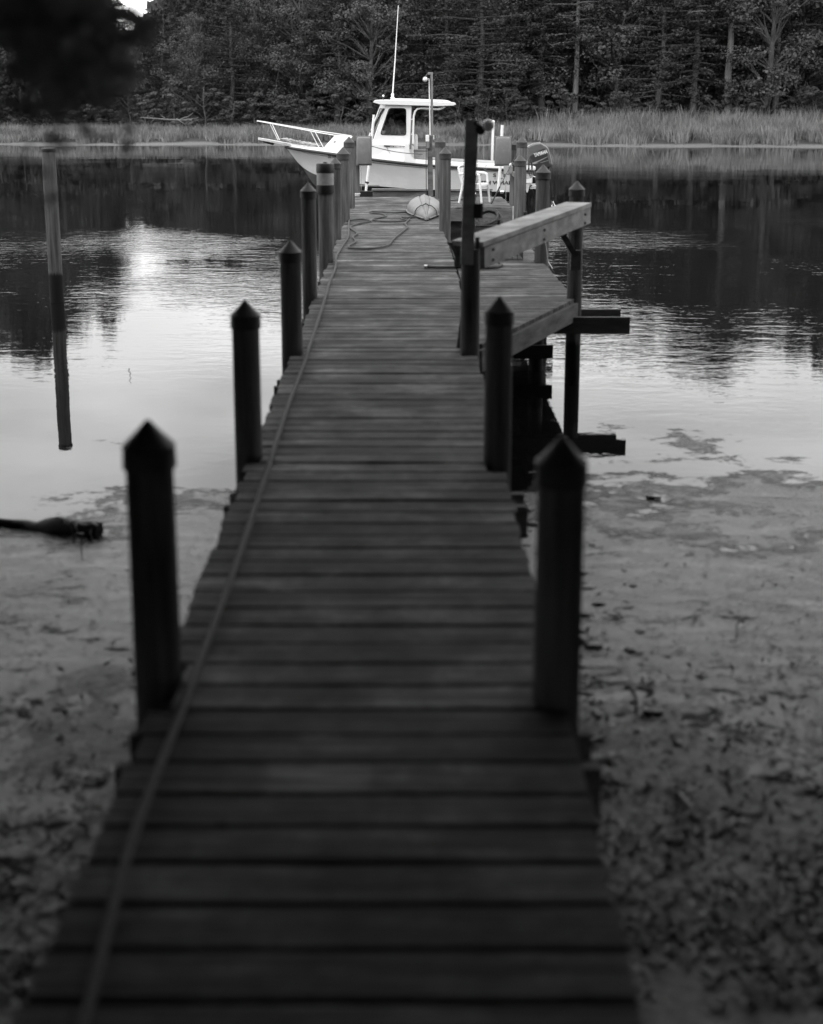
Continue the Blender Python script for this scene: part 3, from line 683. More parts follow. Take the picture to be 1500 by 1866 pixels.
# landing framing
timber((0.50, 8.90, -0.115), (1.53, 11.25, -0.115), 0.04, 0.16, 'fascia_board', label='slanting mottled board along the near edge of the landing')
for x in (0.62, 1.05, 1.46): timber((x, 9.1+(x-0.5)*2.28+0.08, -0.127), (x, 15.95, -0.127), 0.04, 0.17)
timber((0.55, 11.08, -0.225), (1.985, 11.08, -0.225), 0.045, 0.155, 'cross_beam', label='dark beam end that sticks out past the corner of the landing')
timber((0.55, 11.36, -0.20), (1.945, 11.36, -0.20), 0.045, 0.16, 'cross_beam')
for yy in (14.25, 15.75): timber((0.45, yy, -0.30), (1.66, yy, -0.30), 0.045, 0.16, 'cross_beam')
U1 = P_(); U1.x, U1.y, U1.r, U1.z, U1.z0, U1.style = 1.22, 11.85, 0.07, -0.06, -1.9, 'flat'; pile_geo(U1, pier)
U2 = P_(); U2.x, U2.y, U2.r, U2.z, U2.z0, U2.style = 0.78, 10.6, 0.07, -0.2, -1.9, 'flat'; pile_geo(U2, pier)
timber((0.3, 11.75, -0.60), (1.37, 11.75, -0.60), 0.045, 0.13, 'cross_beam')
# outer T head framing
timber((0.44, 22.06, -0.14), (1.80, 22.06, -0.14), 0.04, 0.21, 'fascia_board'); timber((0.44, 24.75, -0.14), (1.8, 24.75, -0.14), 0.04, 0.2, 'fascia_board')
timber((1.815, 22.0, 0.02), (1.815, 22.0, -0.75), 0.045, 0.05, 'fascia_board', mat='pale_timber', up=(0, 1, 0))
for x in (0.9, 1.5): timber((x, 22.1, -0.127), (x, 24.7, -0.127), 0.04, 0.17)
timber((0.4, 22.3, -0.32), (2.0, 22.3, -0.32), 0.045, 0.16, 'cross_beam')
# cap timber behind the pier head
b0, b1 = at(679, 350, Y=25.4), at(896, 350, Y=25.4)

# pale sloping rail on the landing
ra, rb = Vector((0.50, 8.72, 0)), Vector((1.585, 11.10, 0)); rd = (rb-ra).normalized(); rn = Vector((-rd.y, rd.x, 0))
za, zb = 0.755, 0.845
rail = thing('timber_rail', (1.0, 9.9, 0.7), 'pale heavy timber rail from the near lamp pole to the corner pile of the landing', 'rail')
timber(ra+Vector((0, 0, za-0.085)), rb+Vector((0, 0, zb-0.07)), 0.04, 0.145, 'face_board', 'pale_timber', rail)
off = rn*0.09
timber(ra-rd*0.05+off+Vector((0, 0, za+0.016)), rb+off+Vector((0, 0, zb+0.024)), 0.235, 0.036, 'top_board', 'pale_timber', rail)
timber(ra+rn*0.19+Vector((0, 0, za-0.085)), rb+rn*0.19+Vector((0, 0, zb-0.075)), 0.04, 0.155, 'back_board', 'timber', rail)
bk = at(1022, 422, Y=11.0); timber(bk, (R4.x-0.03, 11.08, 0.42), 0.05, 0.10, 'brace', 'timber', rail, up=(0, 1, 0)); 
timber((R4.x-0.02, 11.09, 0.46), (R4.x-0.02, 11.09, 0.28), 0.04, 0.09, 'brace', 'timber', rail, up=(1, 0, 0))
gs_ = at(816, 441, Y=8.8); ge_ = at(838, 487, Y=8.85)
MB().prism([(gs_.x, gs_.z), (ge_.x, ge_.z), (ge_.x+0.02, gs_.z)], 8.80, 8.84).build('brace', M['timber'], rail)
for (px, y0, y1, Y) in ((909, 400, 416, 9.62), (957, 386, 404, 10.25), (870, 432, 470, 8.68)):
    a, b = at(px, y0, Y=Y), at(px, y1, Y=Y); MB().tube([b, a], 0.016, 8).build('rail_pin', M['black'], rail)
c_ = at(1036, 378, Y=10.98); MB().beam(c_+Vector((-0.05, 0, -0.01)), c_+Vector((0.03, 0, 0.02)), 0.03, 0.02).build('cleat', M['greymetal'], rail)

for t in (0.06, 0.5, 0.93):
    for dz in (0.035, -0.04):
        p = ra.lerp(rb, t)-rn*0.022+Vector((0, 0, za+(zb-za)*t-0.08+dz)); MB().tube([p, p-rn*0.012], 0.012, 6).build('bolt', M['dark'], rail)
# near lamp pole on pile R3
lp = thing('lamp_pole', (0.39, 8.62, 0.6), 'dark square lamp pole bolted to the landing pile, blurred floodlight at its top', 'lamp post')
timber(at(851, 482, Y=8.62), at(860, 218, Y=8.62), 0.088, 0.05, 'post', 'pale_timber', lp, up=(0, 1, 0))
h = at(872, 234, Y=8.62)
MB().tube([at(866, 224, Y=8.6), at(873, 228, Y=8.58), h], 0.014, 8).build('bracket', M['black'], lp)
sk = MB().lathe((h.x+0.012, h.y-0.02, h.z-0.01), [(0.012, 0.05), (0.028, 0.04), (0.034, -0.02), (0.03, -0.03)], 16, 'y').build('lamp_socket', M['black'], lp, smooth=True)
MB().ball((h.x+0.062, h.y-0.07, h.z+0.022), 0.042, 14).build('bulb', M['pvc'], lp, smooth=True)
b_ = at(870, 384, Y=8.6); MB().cbox(b_, (0.05, 0.06, 0.105), 0.006).build('outlet_box', M['black'], lp)
MB().cbox(b_+Vector((0.032, -0.005, 0)), (0.012, 0.055, 0.11), 0.003).build('box_cover', M['greymetal'], lp)
st = at(838, 640, Y=8.75); timber((st.x, 8.76, 0.01), (st.x+0.05, 8.78, 0.42), 0.05, 0.03, 'brace', 'timber', lp, up=(0, 1, 0))

# ------------------------------------------------------------------ lone mooring pile at left
q = P_(); q.y = 16.2; q.x = at(104, 548, Y=16.2).x; q.r = 0.088; q.z = at(82, 272, Y=16.2).z; q.z0 = -2.2; q.style = 'flat'
lone = thing('mooring_pile', (q.x, q.y, -0.8), 'tall bare mooring pile standing alone in the water at left, dark below the tide line', 'pile')
pile_geo(q, lone, 'pile_shaft')
MB().lathe((q.x, q.y, 0), [(q.r*1.03, q.z-0.03), (q.r*1.08, q.z-0.02), (q.r*1.06, q.z+0.012), (0.01, q.z+0.02)], 20).build('pile_top', M['cap'], lone, smooth=True)

# ------------------------------------------------------------------ lamp mast on the pier head
YM = 24.6
lm = thing('lamp_mast', (at(783, 357, Y=YM).x, YM, 0), 'tall slim lamp mast with white conduit and floodlight beside the kayak', 'lamp post')
timber(at(785, 357, Y=YM), at(783, 247, Y=YM), 0.10, 0.10, 'post', 'timber', lm, up=(0, 1, 0))
timber(at(787.5, 250, Y=YM), at(786.8, 131.5, Y=YM), 0.045, 0.05, 'mast', 'greymetal', lm, up=(0, 1, 0))
MB().tube([at(784, 246, Y=YM-0.05), at(782.2, 150, Y=YM-0.05), at(781.6, 144, Y=YM-0.06), at(779.5, 143, Y=YM-0.08)], 0.011, 8).build('conduit', M['pvc'], lm, smooth=True)
a = at(782.5, 134, Y=YM); MB().cbox(a, (0.06, 0.05, 0.05), 0.01).build('bracket', M['greymetal'], lm)
hd = at(775, 144.5, Y=YM-0.1)
MB().lathe(hd, [(0.02, 0.10), (0.032, 0.05), (0.05, 0.0), (0.055, -0.02), (0.05, -0.022)], 16, 'y').build('lamp_head', M['greymetal'], lm, smooth=True)
MB().ball((hd.x, hd.y-0.02, hd.z), 0.044, 14).build('bulb', M['pvc'], lm, smooth=True)
MB().tube([at(776, 139, Y=YM-0.05), at(779, 135, Y=YM-0.02), a], 0.012, 6).build('arm', M['dark'], lm)
MB().cbox(at(779, 252, Y=YM-0.09), (0.07, 0.08, 0.13), 0.01).build('outlet_box', M['plastic'], lm)
MB().tube([at(790, 254, Y=YM), at(790, 246, Y=YM)], 0.014, 8).build('vent_pipe', M['pvc'], lm)
MB().cbox(at(780, 262, Y=YM-0.09), (0.06, 0.06, 0.18), 0.008).build('switch_box', M['greymetal'], lm)
MB().tube([at(777, 258, Y=YM-0.1), at(776.6, 300, Y=YM-0.1), at(777, 355, Y=YM-0.1)], 0.009, 6).build('cable', M['dark'], lm)

# ------------------------------------------------------------------ boat lift
lift = thing('boat_lift', (1.0, 26, -0.8), 'four pile boat lift holding the white cabin boat out of the water', 'boat lift')
for (px, apex, Y, rr) in ((646, 246, 25.35, 0.105), (938, 254, 25.6, 0.1), (640, 262, 34.5, 0.105), (948, 262, 34.5, 0.105)):
    q = P_(); q.y = Y; q.x = at(px, 300, Y=Y).x; q.r = rr; q.z = at(px, apex, Y=Y).z; q.z0 = -2.4; q.style = 'cone'; pile_geo(q, lift, 'lift_pile')
pile_geo(R7, pier)
def motor_box(px0, px1, y0, y1, Y, label):
    a, b = at(px0, y0, Y=Y), at(px1, y1, Y=Y); cx, cz = (a.x+b.x)/2, (a.z+b.z)/2; w_, h_ = abs(b.x-a.x), abs(a.z-b.z)
    # cover with a flanged rim on the far side and rolled front
    bm = MB(); dpt = 0.36
    prof = []; rr = 0.05
    o = MB().cbox((cx, Y+dpt/2, cz), (w_*0.90, dpt, h_*0.93), 0.035).build('motor_cover', M['box'], lift, smooth=True); o['label'] = label
    MB().cbox((cx, Y+0.10, cz), (w_, 0.03, h_), 0.008).build('cover_flange', M['box'], lift)
    MB().cbox((cx, Y+dpt+0.02, cz), (w_*0.9, 0.05, h_*0.8), 0.01).build('mounting_plate', M['greymetal'], lift)
motor_box(648.5, 677.5, 248, 302, 25.05, 'left grey lift motor cover')
motor_box(902.5, 932.5, 248.5, 303, 25.05, 'right grey lift motor cover')
# drive pipes, cradle beams, cables and guides
YA, YB = 26.0, 33.8
xl, xr = at(662, 330, Y=27).x, at(915, 330, Y=27).x
for x in (xl, xr):
    MB().box((x, 29.9, -0.62), (0.12, 9.2, 0.22)).build('cradle_beam', M['greymetal'], lift)
    for Y in (25.9, 33.9): MB().tube([(x, Y, 0.75), (x, Y, -0.5)], 0.006, 6).build('lift_cable', M['steel'], lift)
for y in (29.45, 30.55): MB().box((0.4, y, -0.47), (4.6, 0.12, 0.08)).build('bunk', M['timber'], lift)
yb_ = 26.1
for x0, x1 in ((679, 778), (820, 896)):
    a, b = at(x0, 350, Y=yb_), at(x1, 350, Y=yb_)
    MB().box(((a.x+b.x)/2, yb_, -0.10), (b.x-a.x, 0.05, 0.26)).build('walk_board', M['timber'], lift)
    MB().box(((a.x+b.x)/2, yb_, 0.058), (b.x-a.x+0.03, 0.16, 0.035)).build('walk_cap', M['greymetal'], lift)
MB().box((at(666, 350, Y=25.8).x, 25.8, -0.02), (0.30, 0.1, 0.13)).build('bracket', M['black'], lift)
def guide(pts, r_, label):
    o = MB().tube(pts, r_, 10).build('guide_post', M['pvc'], lift, smooth=True); o['label'] = label
guide([at(666, 358, Y=26.6), at(669, 330, Y=26.6), at(676, 270, Y=26.6), at(681.5, 209, Y=26.6)], 0.028, 'leaning white guide pipe beside the cabin')
MB().tube([at(668.5, 334, Y=26.6), at(669.2, 331, Y=26.6)], 0.045, 10).build('pipe_collar', M['black'], lift)
guide([at(895, 345, Y=31.6), at(899, 222, Y=31.6)], 0.034, 'tall white guide pipe left of the right motor cover')
MB().ball(at(899, 222, Y=31.6), 0.042, 10).build('pipe_cap', M['pvc'], lift, smooth=True)
guide([at(908, 348, Y=26.3), at(912, 300, Y=26.3), at(915.5, 228, Y=26.3)], 0.032, 'short white guide pipe above the right motor cover')
bx = at(926, 310, Y=24.3); 
jb = thing('junction_box', (bx.x, 24.3, bx.z-0.1), 'small pale junction box with a white knob below the right lift motor', 'electrical box')
MB().cbox(bx, (0.17, 0.14, 0.17), 0.015).build('box_body', M['greymetal'], jb); MB().cbox(bx+Vector((-0.04, -0.075, -0.01)), (0.085, 0.02, 0.13), 0.006).build('box_door', M['pale_band'], jb)
MB().ball(at(930.5, 300, Y=24.3), 0.028, 10).build('knob', M['pvc'], jb, smooth=True)
MB().beam(bx+Vector((0.09, 0.03, -0.06)), (R7.x-0.02, R7.y-0.1, bx.z-0.06), 0.05, 0.08).build('bracket', M['timber'], jb)

# ------------------------------------------------------------------ the boat
YC = 30.0
boat = thing('motor_boat', (0, YC, -0.45), 'white cabin motor boat with pilothouse and outboard resting on the lift', 'boat')
SH = [(520.5, 267.5, 0.03), (532, 269.5, 0.24), (548, 272, 0.44), (575, 276, 0.70), (615, 281.5, 0.95), (679, 290.5, 1.13), (779, 300.8, 1.18), (898, 307.5, 1.15), (972, 311, 1.09)]
CH = [(521, 268.5, 0.0), (534, 285, 0.01), (550, 303, 0.03), (575, 318, 0.28), (615, 327, 0.60), (679, 338, 0.90), (779, 345.5, 1.02), (898, 349, 1.03), (962, 350.5, 1.0)]
KZ = [None, None, None, -0.12, -0.33, -0.42, -0.45, -0.45, -0.45]
ST = []
for (a, b, k) in zip(SH, CH, KZ):
    s = at(a[0], a[1], Y=YC-a[2]); c = at(b[0], b[1], Y=YC-b[2])
    ST.append((s.x, s.z, a[2], c.x, c.z, b[2], k))
def hull_point(i, u):
    sx_, sz_, sh_, cx_, cz_, chb, _ = ST[i]; fl_ = [0.0, 0.012, 0.025, 0.04, 0.04, 0.025, 0.012, 0.01, 0.01][i]
    return (sx_+(cx_-sx_)*u, sh_+(chb-sh_)*u - fl_*math.sin(math.pi*u), sz_+(cz_-sz_)*u)
def cr(P0, P1, P2, P3, t): return [0.5*((2*b)+(-a+c)*t+(2*a-5*b+4*c-d)*t*t+(-a+3*b-3*c+d)*t**3) for a, b, c, d in zip(P0, P1, P2, P3)]
def spline(rows, sub=5):
    o = []
    n = len(rows)
    for i in range(n-1):
        for k in range(sub):
            t = k/sub; o.append([tuple(cr(rows[max(i-1, 0)][j], rows[i][j], rows[i+1][j], rows[min(i+2, n-1)][j], t)) for j in range(len(rows[0]))])
    o.append([tuple(p) for p in rows[-1]]); return o
US = [0, .12, .25, .4, .55, .7, .85, 1.0]
rows = spline([[hull_point(i, u) for u in US] for i in range(9)])
botrows = spline([[hull_point(i, 1.0), ((ST[i][3]), 0.0, ST[i][6] if ST[i][6] is not None else ST[i][4]-0.01)] for i in range(9)])
mb = MB()
full = [[(p[0], YC-max(p[1], 0), p[2]) for p in r_]+[(p[0], YC+max(p[1], 0), p[2]) for p in r_[::-1]] for r_ in rows]
for s in (-1, 1): mb.loft([[(p[0], YC+s*max(p[1], 0), p[2]) for p in r_] for r_ in rows], caps=False)
tr_ = rows[-1]; n0 = len(tr_)
mb.add([(p[0], YC-p[1], p[2]) for p in tr_]+[(p[0], YC+p[1], p[2]) for p in tr_], [(i, i+1, n0+i+1, n0+i) for i in range(n0-1)])
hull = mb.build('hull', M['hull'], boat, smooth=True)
mb = MB()
for s in (-1, 1): mb.loft([[(p[0], YC+s*max(p[1], 0), p[2]-0.002) for p in r_] for r_ in botrows], caps=False)
e = botrows[-1]; mb.add([(e[0][0], YC-e[0][1], e[0][2]), (e[0][0], YC+e[0][1], e[0][2]), (e[1][0], YC, e[1][2])], [(0, 1, 2)])
mb.build('bottom', M['bottom'], hull, smooth=True)
def hull_hb(x, z):
    best = None
    for r_ in rows:
        for p in r_:
            d = (p[0]-x)**2+(p[2]-z)**2*1.0
            if best is None or d < best[0]: best = (d, p[1])
    return best[1]
for s in (-1, 1):
    MB().tube([(r_[0][0], YC+s*(r_[0][1]+0.012), r_[0][2]-0.01) for r_ in rows], 0.030, 8).build('rub_rail', M['black'], hull, smooth=True)
    MB().tube([(r_[1][0], YC+s*(r_[1][1]+0.006), r_[1][2]) for r_ in rows[2:]], 0.008, 6).build('trim_line', M['greymetal'], hull, smooth=True)
# deck and gunwale caps
dk = MB(); rr_ = [r_ for r_ in rows if r_[0][0] < at(745, 290, Y=29).x]
dk.loft([[(r_[0][0], YC-r_[0][1], r_[0][2]+0.03), (r_[0][0], YC-r_[0][1]*0.9, r_[0][2]+0.055), (r_[0][0], YC, r_[0][2]+0.085), (r_[0][0], YC+r_[0][1]*0.9, r_[0][2]+0.055), (r_[0][0], YC+r_[0][1], r_[0][2]+0.03), (r_[0][0], YC+r_[0][1]*0.98, r_[0][2]-0.03), (r_[0][0], YC-r_[0][1]*0.98, r_[0][2]-0.03)] for r_ in rr_], close=True)
dk.build('foredeck', M['gelcoat'], boat, smooth=True)
aft = [r_ for r_ in rows if r_[0][0] > at(740, 290, Y=29).x]
for s in (-1, 1):
    MB().loft([[(r_[0][0], YC+s*(r_[0][1]+0.0), r_[0][2]+0.005), (r_[0][0], YC+s*(r_[0][1]-0.015), r_[0][2]+0.095), (r_[0][0], YC+s*(r_[0][1]-0.16), r_[0][2]+0.11), (r_[0][0], YC+s*(r_[0][1]-0.18), r_[0][2]+0.03), (r_[0][0], YC+s*(r_[0][1]-0.18), r_[0][2]-0.3)] for r_ in aft], close=True).build('gunwale', M['gelcoat'], boat, smooth=True)
tx = ST[-1][0]; sz_ = ST[-1][1]
MB().cbox((tx-0.10, YC, sz_-0.12), (0.16, 2.1, 0.36), 0.02).build('transom_wall', M['gelcoat'], boat)
MB().cbox((tx-0.06, YC-0.95, sz_+0.05), (0.24, 0.24, 0.10), 0.03).build('stern_corner', M['gelcoat'], boat, smooth=True)
sole = -0.02
MB().box(((at(745, 0, Y=29).x+tx)/2-0.6, YC, sole-0.02), (tx-at(745, 0, Y=29).x+1.2, 1.86, 0.03)).build('cockpit_sole', M['greymetal'], boat)

# lower cabin / cuddy trunk : stations of photo x, top photo y
Yn = 29.1
def X(px): return at(px, 260, Y=Yn).x
def Z(py, Y=Yn): return at(700, py, Y=Y).z
def shb(x):
    return min(rows, key=lambda r_: abs(r_[0][0]-x))[0]
cud = []
for (px, top, inset, topin) in ((588, 270, 0.18, 0.22), (600, 257, 0.16, 0.27), (607, 249.5, 0.15, 0.33), (628, 250.5, 0.12, 0.32), (668, 257, 0.09, 0.2), (700, 261, 0.08, 0.17), (746, 263, 0.07, 0.15)):
    x = X(px); s = shb(x); hb = s[1]-inset; ht = s[1]-inset-topin*0.5; zt = Z(top); zb_ = s[2]+0.02
    cud.append([(x, YC-hb, zb_), (x, YC-(hb*0.45+ht*0.55), zb_+(zt-zb_)*0.9), (x, YC-ht+0.03, zt), (x, YC, zt+0.03), (x, YC+ht-0.03, zt), (x, YC+(hb*0.45+ht*0.55), zb_+(zt-zb_)*0.9), (x, YC+hb, zb_)])
MB().loft(cud, close=True).build('cabin_trunk', M['gelcoat'], boat, smooth=True)
MB().cbox((X(617), Yn+0.20, Z(259)), (X(626)-X(606), 0.02, 0.03), 0.004).build('cabin_port', M['greymetal'], boat)
# coaming that sweeps down from the cabin to the gunwale
cp = [(738, 262), (746, 263), (746, 276), (750, 285), (757, 291), (766, 295.5), (779, 298.5), (779, 301), (738, 297)]
for s in (-1, 1):
    y0 = YC+s*1.10; MB().prism([(X(a), Z(b, 28.9)) for a, b in cp], y0-0.02, y0+0.02).build('coaming', M['gelcoat'], boat)
# side skins of the lower cabin so its side stands flush with the pilothouse
cp2 = [(668, 261), (742, 264), (742, 297), (679, 289.5), (640, 284), (646, 262)]
def wall_hole(outer, inner, y0, y1, name, mat, parent):
    bm = bmesh.new()
    def ring(pts, y):
        vs_ = [bm.verts.new((x, y, z)) for x, z in pts]; return vs_, [bm.edges.new((vs_[i], vs_[(i+1) % len(vs_)])) for i in range(len(vs_))]
    rings_ = []
    for y in (y0, y1):
        o_, oe = ring(outer, y); i_, ie = ring(inner, y); bmesh.ops.triangle_fill(bm, edges=oe+ie, use_beauty=True); rings_.append((o_, i_))
    for k in (0, 1):
        a_, b_ = rings_[0][k], rings_[1][k]
        for i in range(len(a_)): bm.faces.new((a_[i], a_[(i+1) % len(a_)], b_[(i+1) % len(a_)], b_[i]))
    bmesh.ops.recalc_face_normals(bm, faces=bm.faces[:]); o = origin(parent)
    bmesh.ops.translate(bm, verts=bm.verts[:], vec=-o); me = bpy.data.meshes.new(name); bm.to_mesh(me); bm.free(); me.materials.append(mat)
    ob = bpy.data.objects.new(name, me); col.objects.link(ob); ob.parent = parent; ORG[ob.name] = o; return ob
def rounded(poly, r_, n=5):
    o = []; N_ = len(poly)
    for i in range(N_):
        p0, p1, p2 = Vector(poly[i-1]), Vector(poly[i]), Vector(poly[(i+1) % N_]); a = (p0-p1).normalized(); b = (p2-p1).normalized()
        for k in range(n+1):
            t = k/n; q0 = p1+a*r_*(1-t); q1 = p1+b*r_*t; o.append(tuple(q0.lerp(q1, t)) if False else tuple((p1+a*r_)*(1-t)**2+p1*2*t*(1-t)+(p1+b*r_)*t*t))
    return o
outer = [(X(680), Z(263)), (X(704.5), Z(191)), (X(750), Z(192.5)), (X(747), Z(264))]
win = rounded([(X(692.5), Z(246)), (X(709), Z(196.5)), (X(740.5), Z(197)), (X(740.5), Z(247))], 0.075)
for s in (-1, 1):
    y0 = YC+s*0.90; wl = wall_hole(outer, win, y0-0.025, y0+0.025, 'cabin_side', M['gelcoat'], boat)
    cx = sum(p[0] for p in win)/len(win); cz = sum(p[1] for p in win)/len(win)
    win2 = [(cx+(p[0]-cx)*0.955, cz+(p[1]-cz)*0.965) for p in win]
    wf = wall_hole(win, win2, y0-0.035, y0+0.035, 'window_frame', M['black'], wl)
    MB().prism(win2, y0-0.004, y0+0.004).build('window_pane', M['glass'], wl)
    MB().prism([(X(668), Z(260)), (X(746), Z(260)), (X(746), Z(263.6)), (X(668), Z(263.6))], y0-0.06, y0-0.026 if s < 0 else y0+0.06).build('ledge', M['gelcoat'], wl)
    st_ = MB().prism([(X(700), Z(264.3)), (X(744), Z(266.2)), (X(744), Z(268.8)), (X(700), Z(266.4))], YC+s*1.052-0.012, YC+s*1.052+0.012).build('name_strip', M['black'], boat)
    # side skin below the ledge
    MB().prism([(X(a), Z(b, 28.93)) for a, b in [(668, 263), (746, 264), (746, 297.5), (679, 290)]], YC+s*1.02-0.02, YC+s*1.02+0.02).build('side_panel', M['gelcoat'], boat)
    MB().beam((X(704.5), YC+s*1.045, Z(267, 28.93)), (X(717.5), YC+s*1.045, Z(292, 28.93)), 0.006, 0.028, up=(0, 1, 0)).build('seam', M['dark'], boat)
    # pilothouse aft post and hard-top frame
    MB().beam((X(748), YC+s*0.88, Z(272)), (X(749), YC+s*0.88, Z(192)), 0.05, 0.05, up=(0, 1, 0)).build('door_post', M['greymetal'], boat)
    fr_ = [(753, 262), (753, 240), (754, 212), (756.5, 203), (761, 198.3), (768, 197.2), (790, 198.6), (800, 199), (806, 197), (811, 194)]
    MB().tube([(X(a), YC+s*0.9, Z(b)) for a, b in fr_], 0.022, 8).build('support_tube', M['alu'], boat, smooth=True)
    for yy in (217.5, 244.5): MB().beam((X(749), YC+s*0.9, Z(yy)), (X(753), YC+s*0.9, Z(yy)), 0.02, 0.02).build('tube_clamp', M['alu'], boat)
# windscreen of three facets
def facet(a, b, name):   # a,b: (px_bottom, py_bottom, px_top, py_top, Y) at both sides
    A0, A1 = at(a[0], a[1], Y=a[4]), at(a[2], a[3], Y=a[4]); B0, B1 = at(b[0], b[1], Y=b[4]), at(b[2], b[3], Y=b[4])
    return A0, A1, B1, B0
def screen(q4, label=None):
    A0, A1, B1, B0 = q4; c = (A0+A1+B1+B0)/4; nrm = (A1-A0).cross(B0-A0).normalized()*0.018
    inn = [c+(p-c)*0.80 for p in (A0, A1, B1, B0)]; out_ = [A0, A1, B1, B0]; v = []; 
    for s in (-1, 1): v += [p+nrm*s for p in out_]+[p+nrm*s for p in inn]
    f_ = []
    for k in range(4):
        k2 = (k+1) % 4; f_ += [(k, k2, k2+4, k+4), (k+8, k+12, k2+12, k2+8), (k, k+8, k2+8, k2), (k+4, k2+4, k2+12, k+12)]
    o = MB().add(v, f_).build('windscreen_frame', M['gelcoat'], boat)
    MB().add([p for p in inn]+[p+nrm*0.3 for p in inn], [(0,1,2,3), (7,6,5,4), (0,4,5,1), (1,5,6,2), (2,6,7,3), (3,7,4,0)]).build('windscreen_pane', M['glass'], o)
Pn = [at(680, 262, Y=29.1), at(704.5, 191, Y=29.1)]; Pc = [at(668, 260, Y=29.1), at(694, 190, Y=29.1)]
def yy_(p, y): return Vector((p.x, y, p.z))
screen((yy_(Pn[0], 29.1), yy_(Pn[1], 29.1), yy_(Pc[1], 29.45), yy_(Pc[0], 29.45)))
screen((yy_(Pc[0], 29.45), yy_(Pc[1], 29.45), yy_(Pc[1], 30.55), yy_(Pc[0], 30.55)))
screen((yy_(Pc[0], 30.55), yy_(Pc[1], 30.55), yy_(Pn[1], 30.9), yy_(Pn[0], 30.9)))
# dark corner mullion and wiper seen edge-on
MB().beam(yy_(Pn[0], 29.08)+Vector((-0.05, 0, 0.25)), yy_(Pn[1], 29.08)+Vector((-0.06, 0, -0.08)), 0.05, 0.02, up=(0, 1, 0)).build('corner_trim', M['black'], boat)
# roof
rp = [(680.5, 186.5), (683, 183), (700, 182.3), (760, 184), (829.5, 187.6), (830.5, 190.5), (826, 192.5), (800, 193.5), (700, 190.5), (692, 190)]
rf = []
for yv, sc_ in ((-1.02, 0.90), (-0.97, 0.98), (-0.6, 1.0), (0, 1.0), (0.6, 1.0), (0.97, 0.98), (1.02, 0.90)):
    cx = X(755); cz = Z(187.5); rf.append([(cx+(X(a)-cx)*(0.97+0.03*sc_), YC+yv, cz+(Z(b)-cz)*sc_+(0.02 if abs(yv) < 0.5 else 0)) for a, b in rp])
roof = MB().loft(rf, close=True).build('roof', M['gelcoat'], boat, smooth=True)
for s in (-1, 1):
    MB().tube([(X(a), YC+s*0.85, Z(b)) for a, b in ((712, 183.5), (715, 181), (720, 180.2), (760, 181), (810, 183), (817, 184.3), (823, 187.5))], 0.012, 8).build('roof_rail', M['steel'], roof, smooth=True)
an = at(715.5, 180, Y=29.8)
MB().lathe(an, [(0.05, 0), (0.05, 0.03), (0.02, 0.06), (0.035, 0.07), (0.035, 0.11), (0.015, 0.13)], 12).build('antenna_mount', M['pvc'], roof)
MB().tube([an+Vector((0, 0, 0.1)), at(720, 110, Y=29.8), at(726, 10, Y=29.8)], [0.016, 0.013, 0.008], 8).build('antenna', M['pvc'], roof, smooth=True)
nl = at(698.6, 182, Y=29.8); MB().tube([nl, nl+Vector((0, 0, 0.07))], 0.012, 8).build('light_stem', M['dark'], roof); MB().ball(nl+Vector((0, 0, 0.095)), 0.026, 10).build('navigation_light', M['pvc'], roof, smooth=True)
# pulpit, anchor, bow rail
pu = [at(471, 253, Y=YC), at(530, 264, Y=YC)]
mb = MB()
r0 = [(-0.13, -0.02), (0.13, -0.02), (0.15, 0.03), (-0.15, 0.03)]; rings_ = []
for t, wv in ((0, 0.5), (0.03, 0.8), (0.3, 1.0), (1.0, 1.6)):
    p = pu[0].lerp(pu[1], t); rings_.append([(p.x, p.y+a*wv, p.z+b) for a, b in r0])
mb.loft(rings_, close=True).build('pulpit', M['gelcoat'], boat, smooth=True)
p = at(490, 260.5, Y=YC); MB().beam(at(480, 257.5, Y=YC), at(499, 263, Y=YC), 0.05, 0.05).build('anchor', M['dark'], boat)
for s in (-1, 1):
    pts = [(470, 220.8, 0.05), (476, 221.8, 0.16), (500, 226.3, 0.25), (539, 233.6, 0.42), (575, 240.6, 0.62), (610, 246.5, 0.80), (634, 250.5, 0.88)]
    MB().tube([(at(a, b, Y=YC-d).x, YC+s*d, at(a, b, Y=YC-d).z) for a, b, d in pts], 0.0125, 8).build('bow_rail', M['alu'], boat, smooth=True)
    for (a, b, c, d, e1_, e2_) in ((492, 225.5, 507, 255.5, 0.22, 0.16), (566, 239.2, 583, 272, 0.57, 0.62)):
        A, B = at(a, b, Y=YC-e1_), at(c, d, Y=YC-e2_); MB().tube([(A.x, YC+s*e1_, A.z), (B.x, YC+s*e2_, B.z)], 0.010, 8).build('rail_stanchion', M['alu'], boat)
MB().beam(at(470, 220.5, Y=YC)+Vector((0, -0.07, 0)), at(470, 220.5, Y=YC)+Vector((0, 0.07, 0)), 0.035, 0.03).build('bow_rail', M['alu'], boat)
# anchor line heaped on the foredeck
r = np.random.default_rng(3); pts = []
for i in range(90):
    t = i/89; px = 515+t*62; b = at(px, 256.5+t*11.5, Y=29.85); pts.append((b.x+0.10*math.sin(i*1.9), b.y+0.18*math.sin(i*0.8), b.z+0.02+0.045*abs(math.sin(i*1.3))))
tag(MB().tube(pts, 0.012, 6).build('anchor_rope', M['rope_light'], None), 'pale anchor rope heaped along the foredeck of the boat', 'rope')
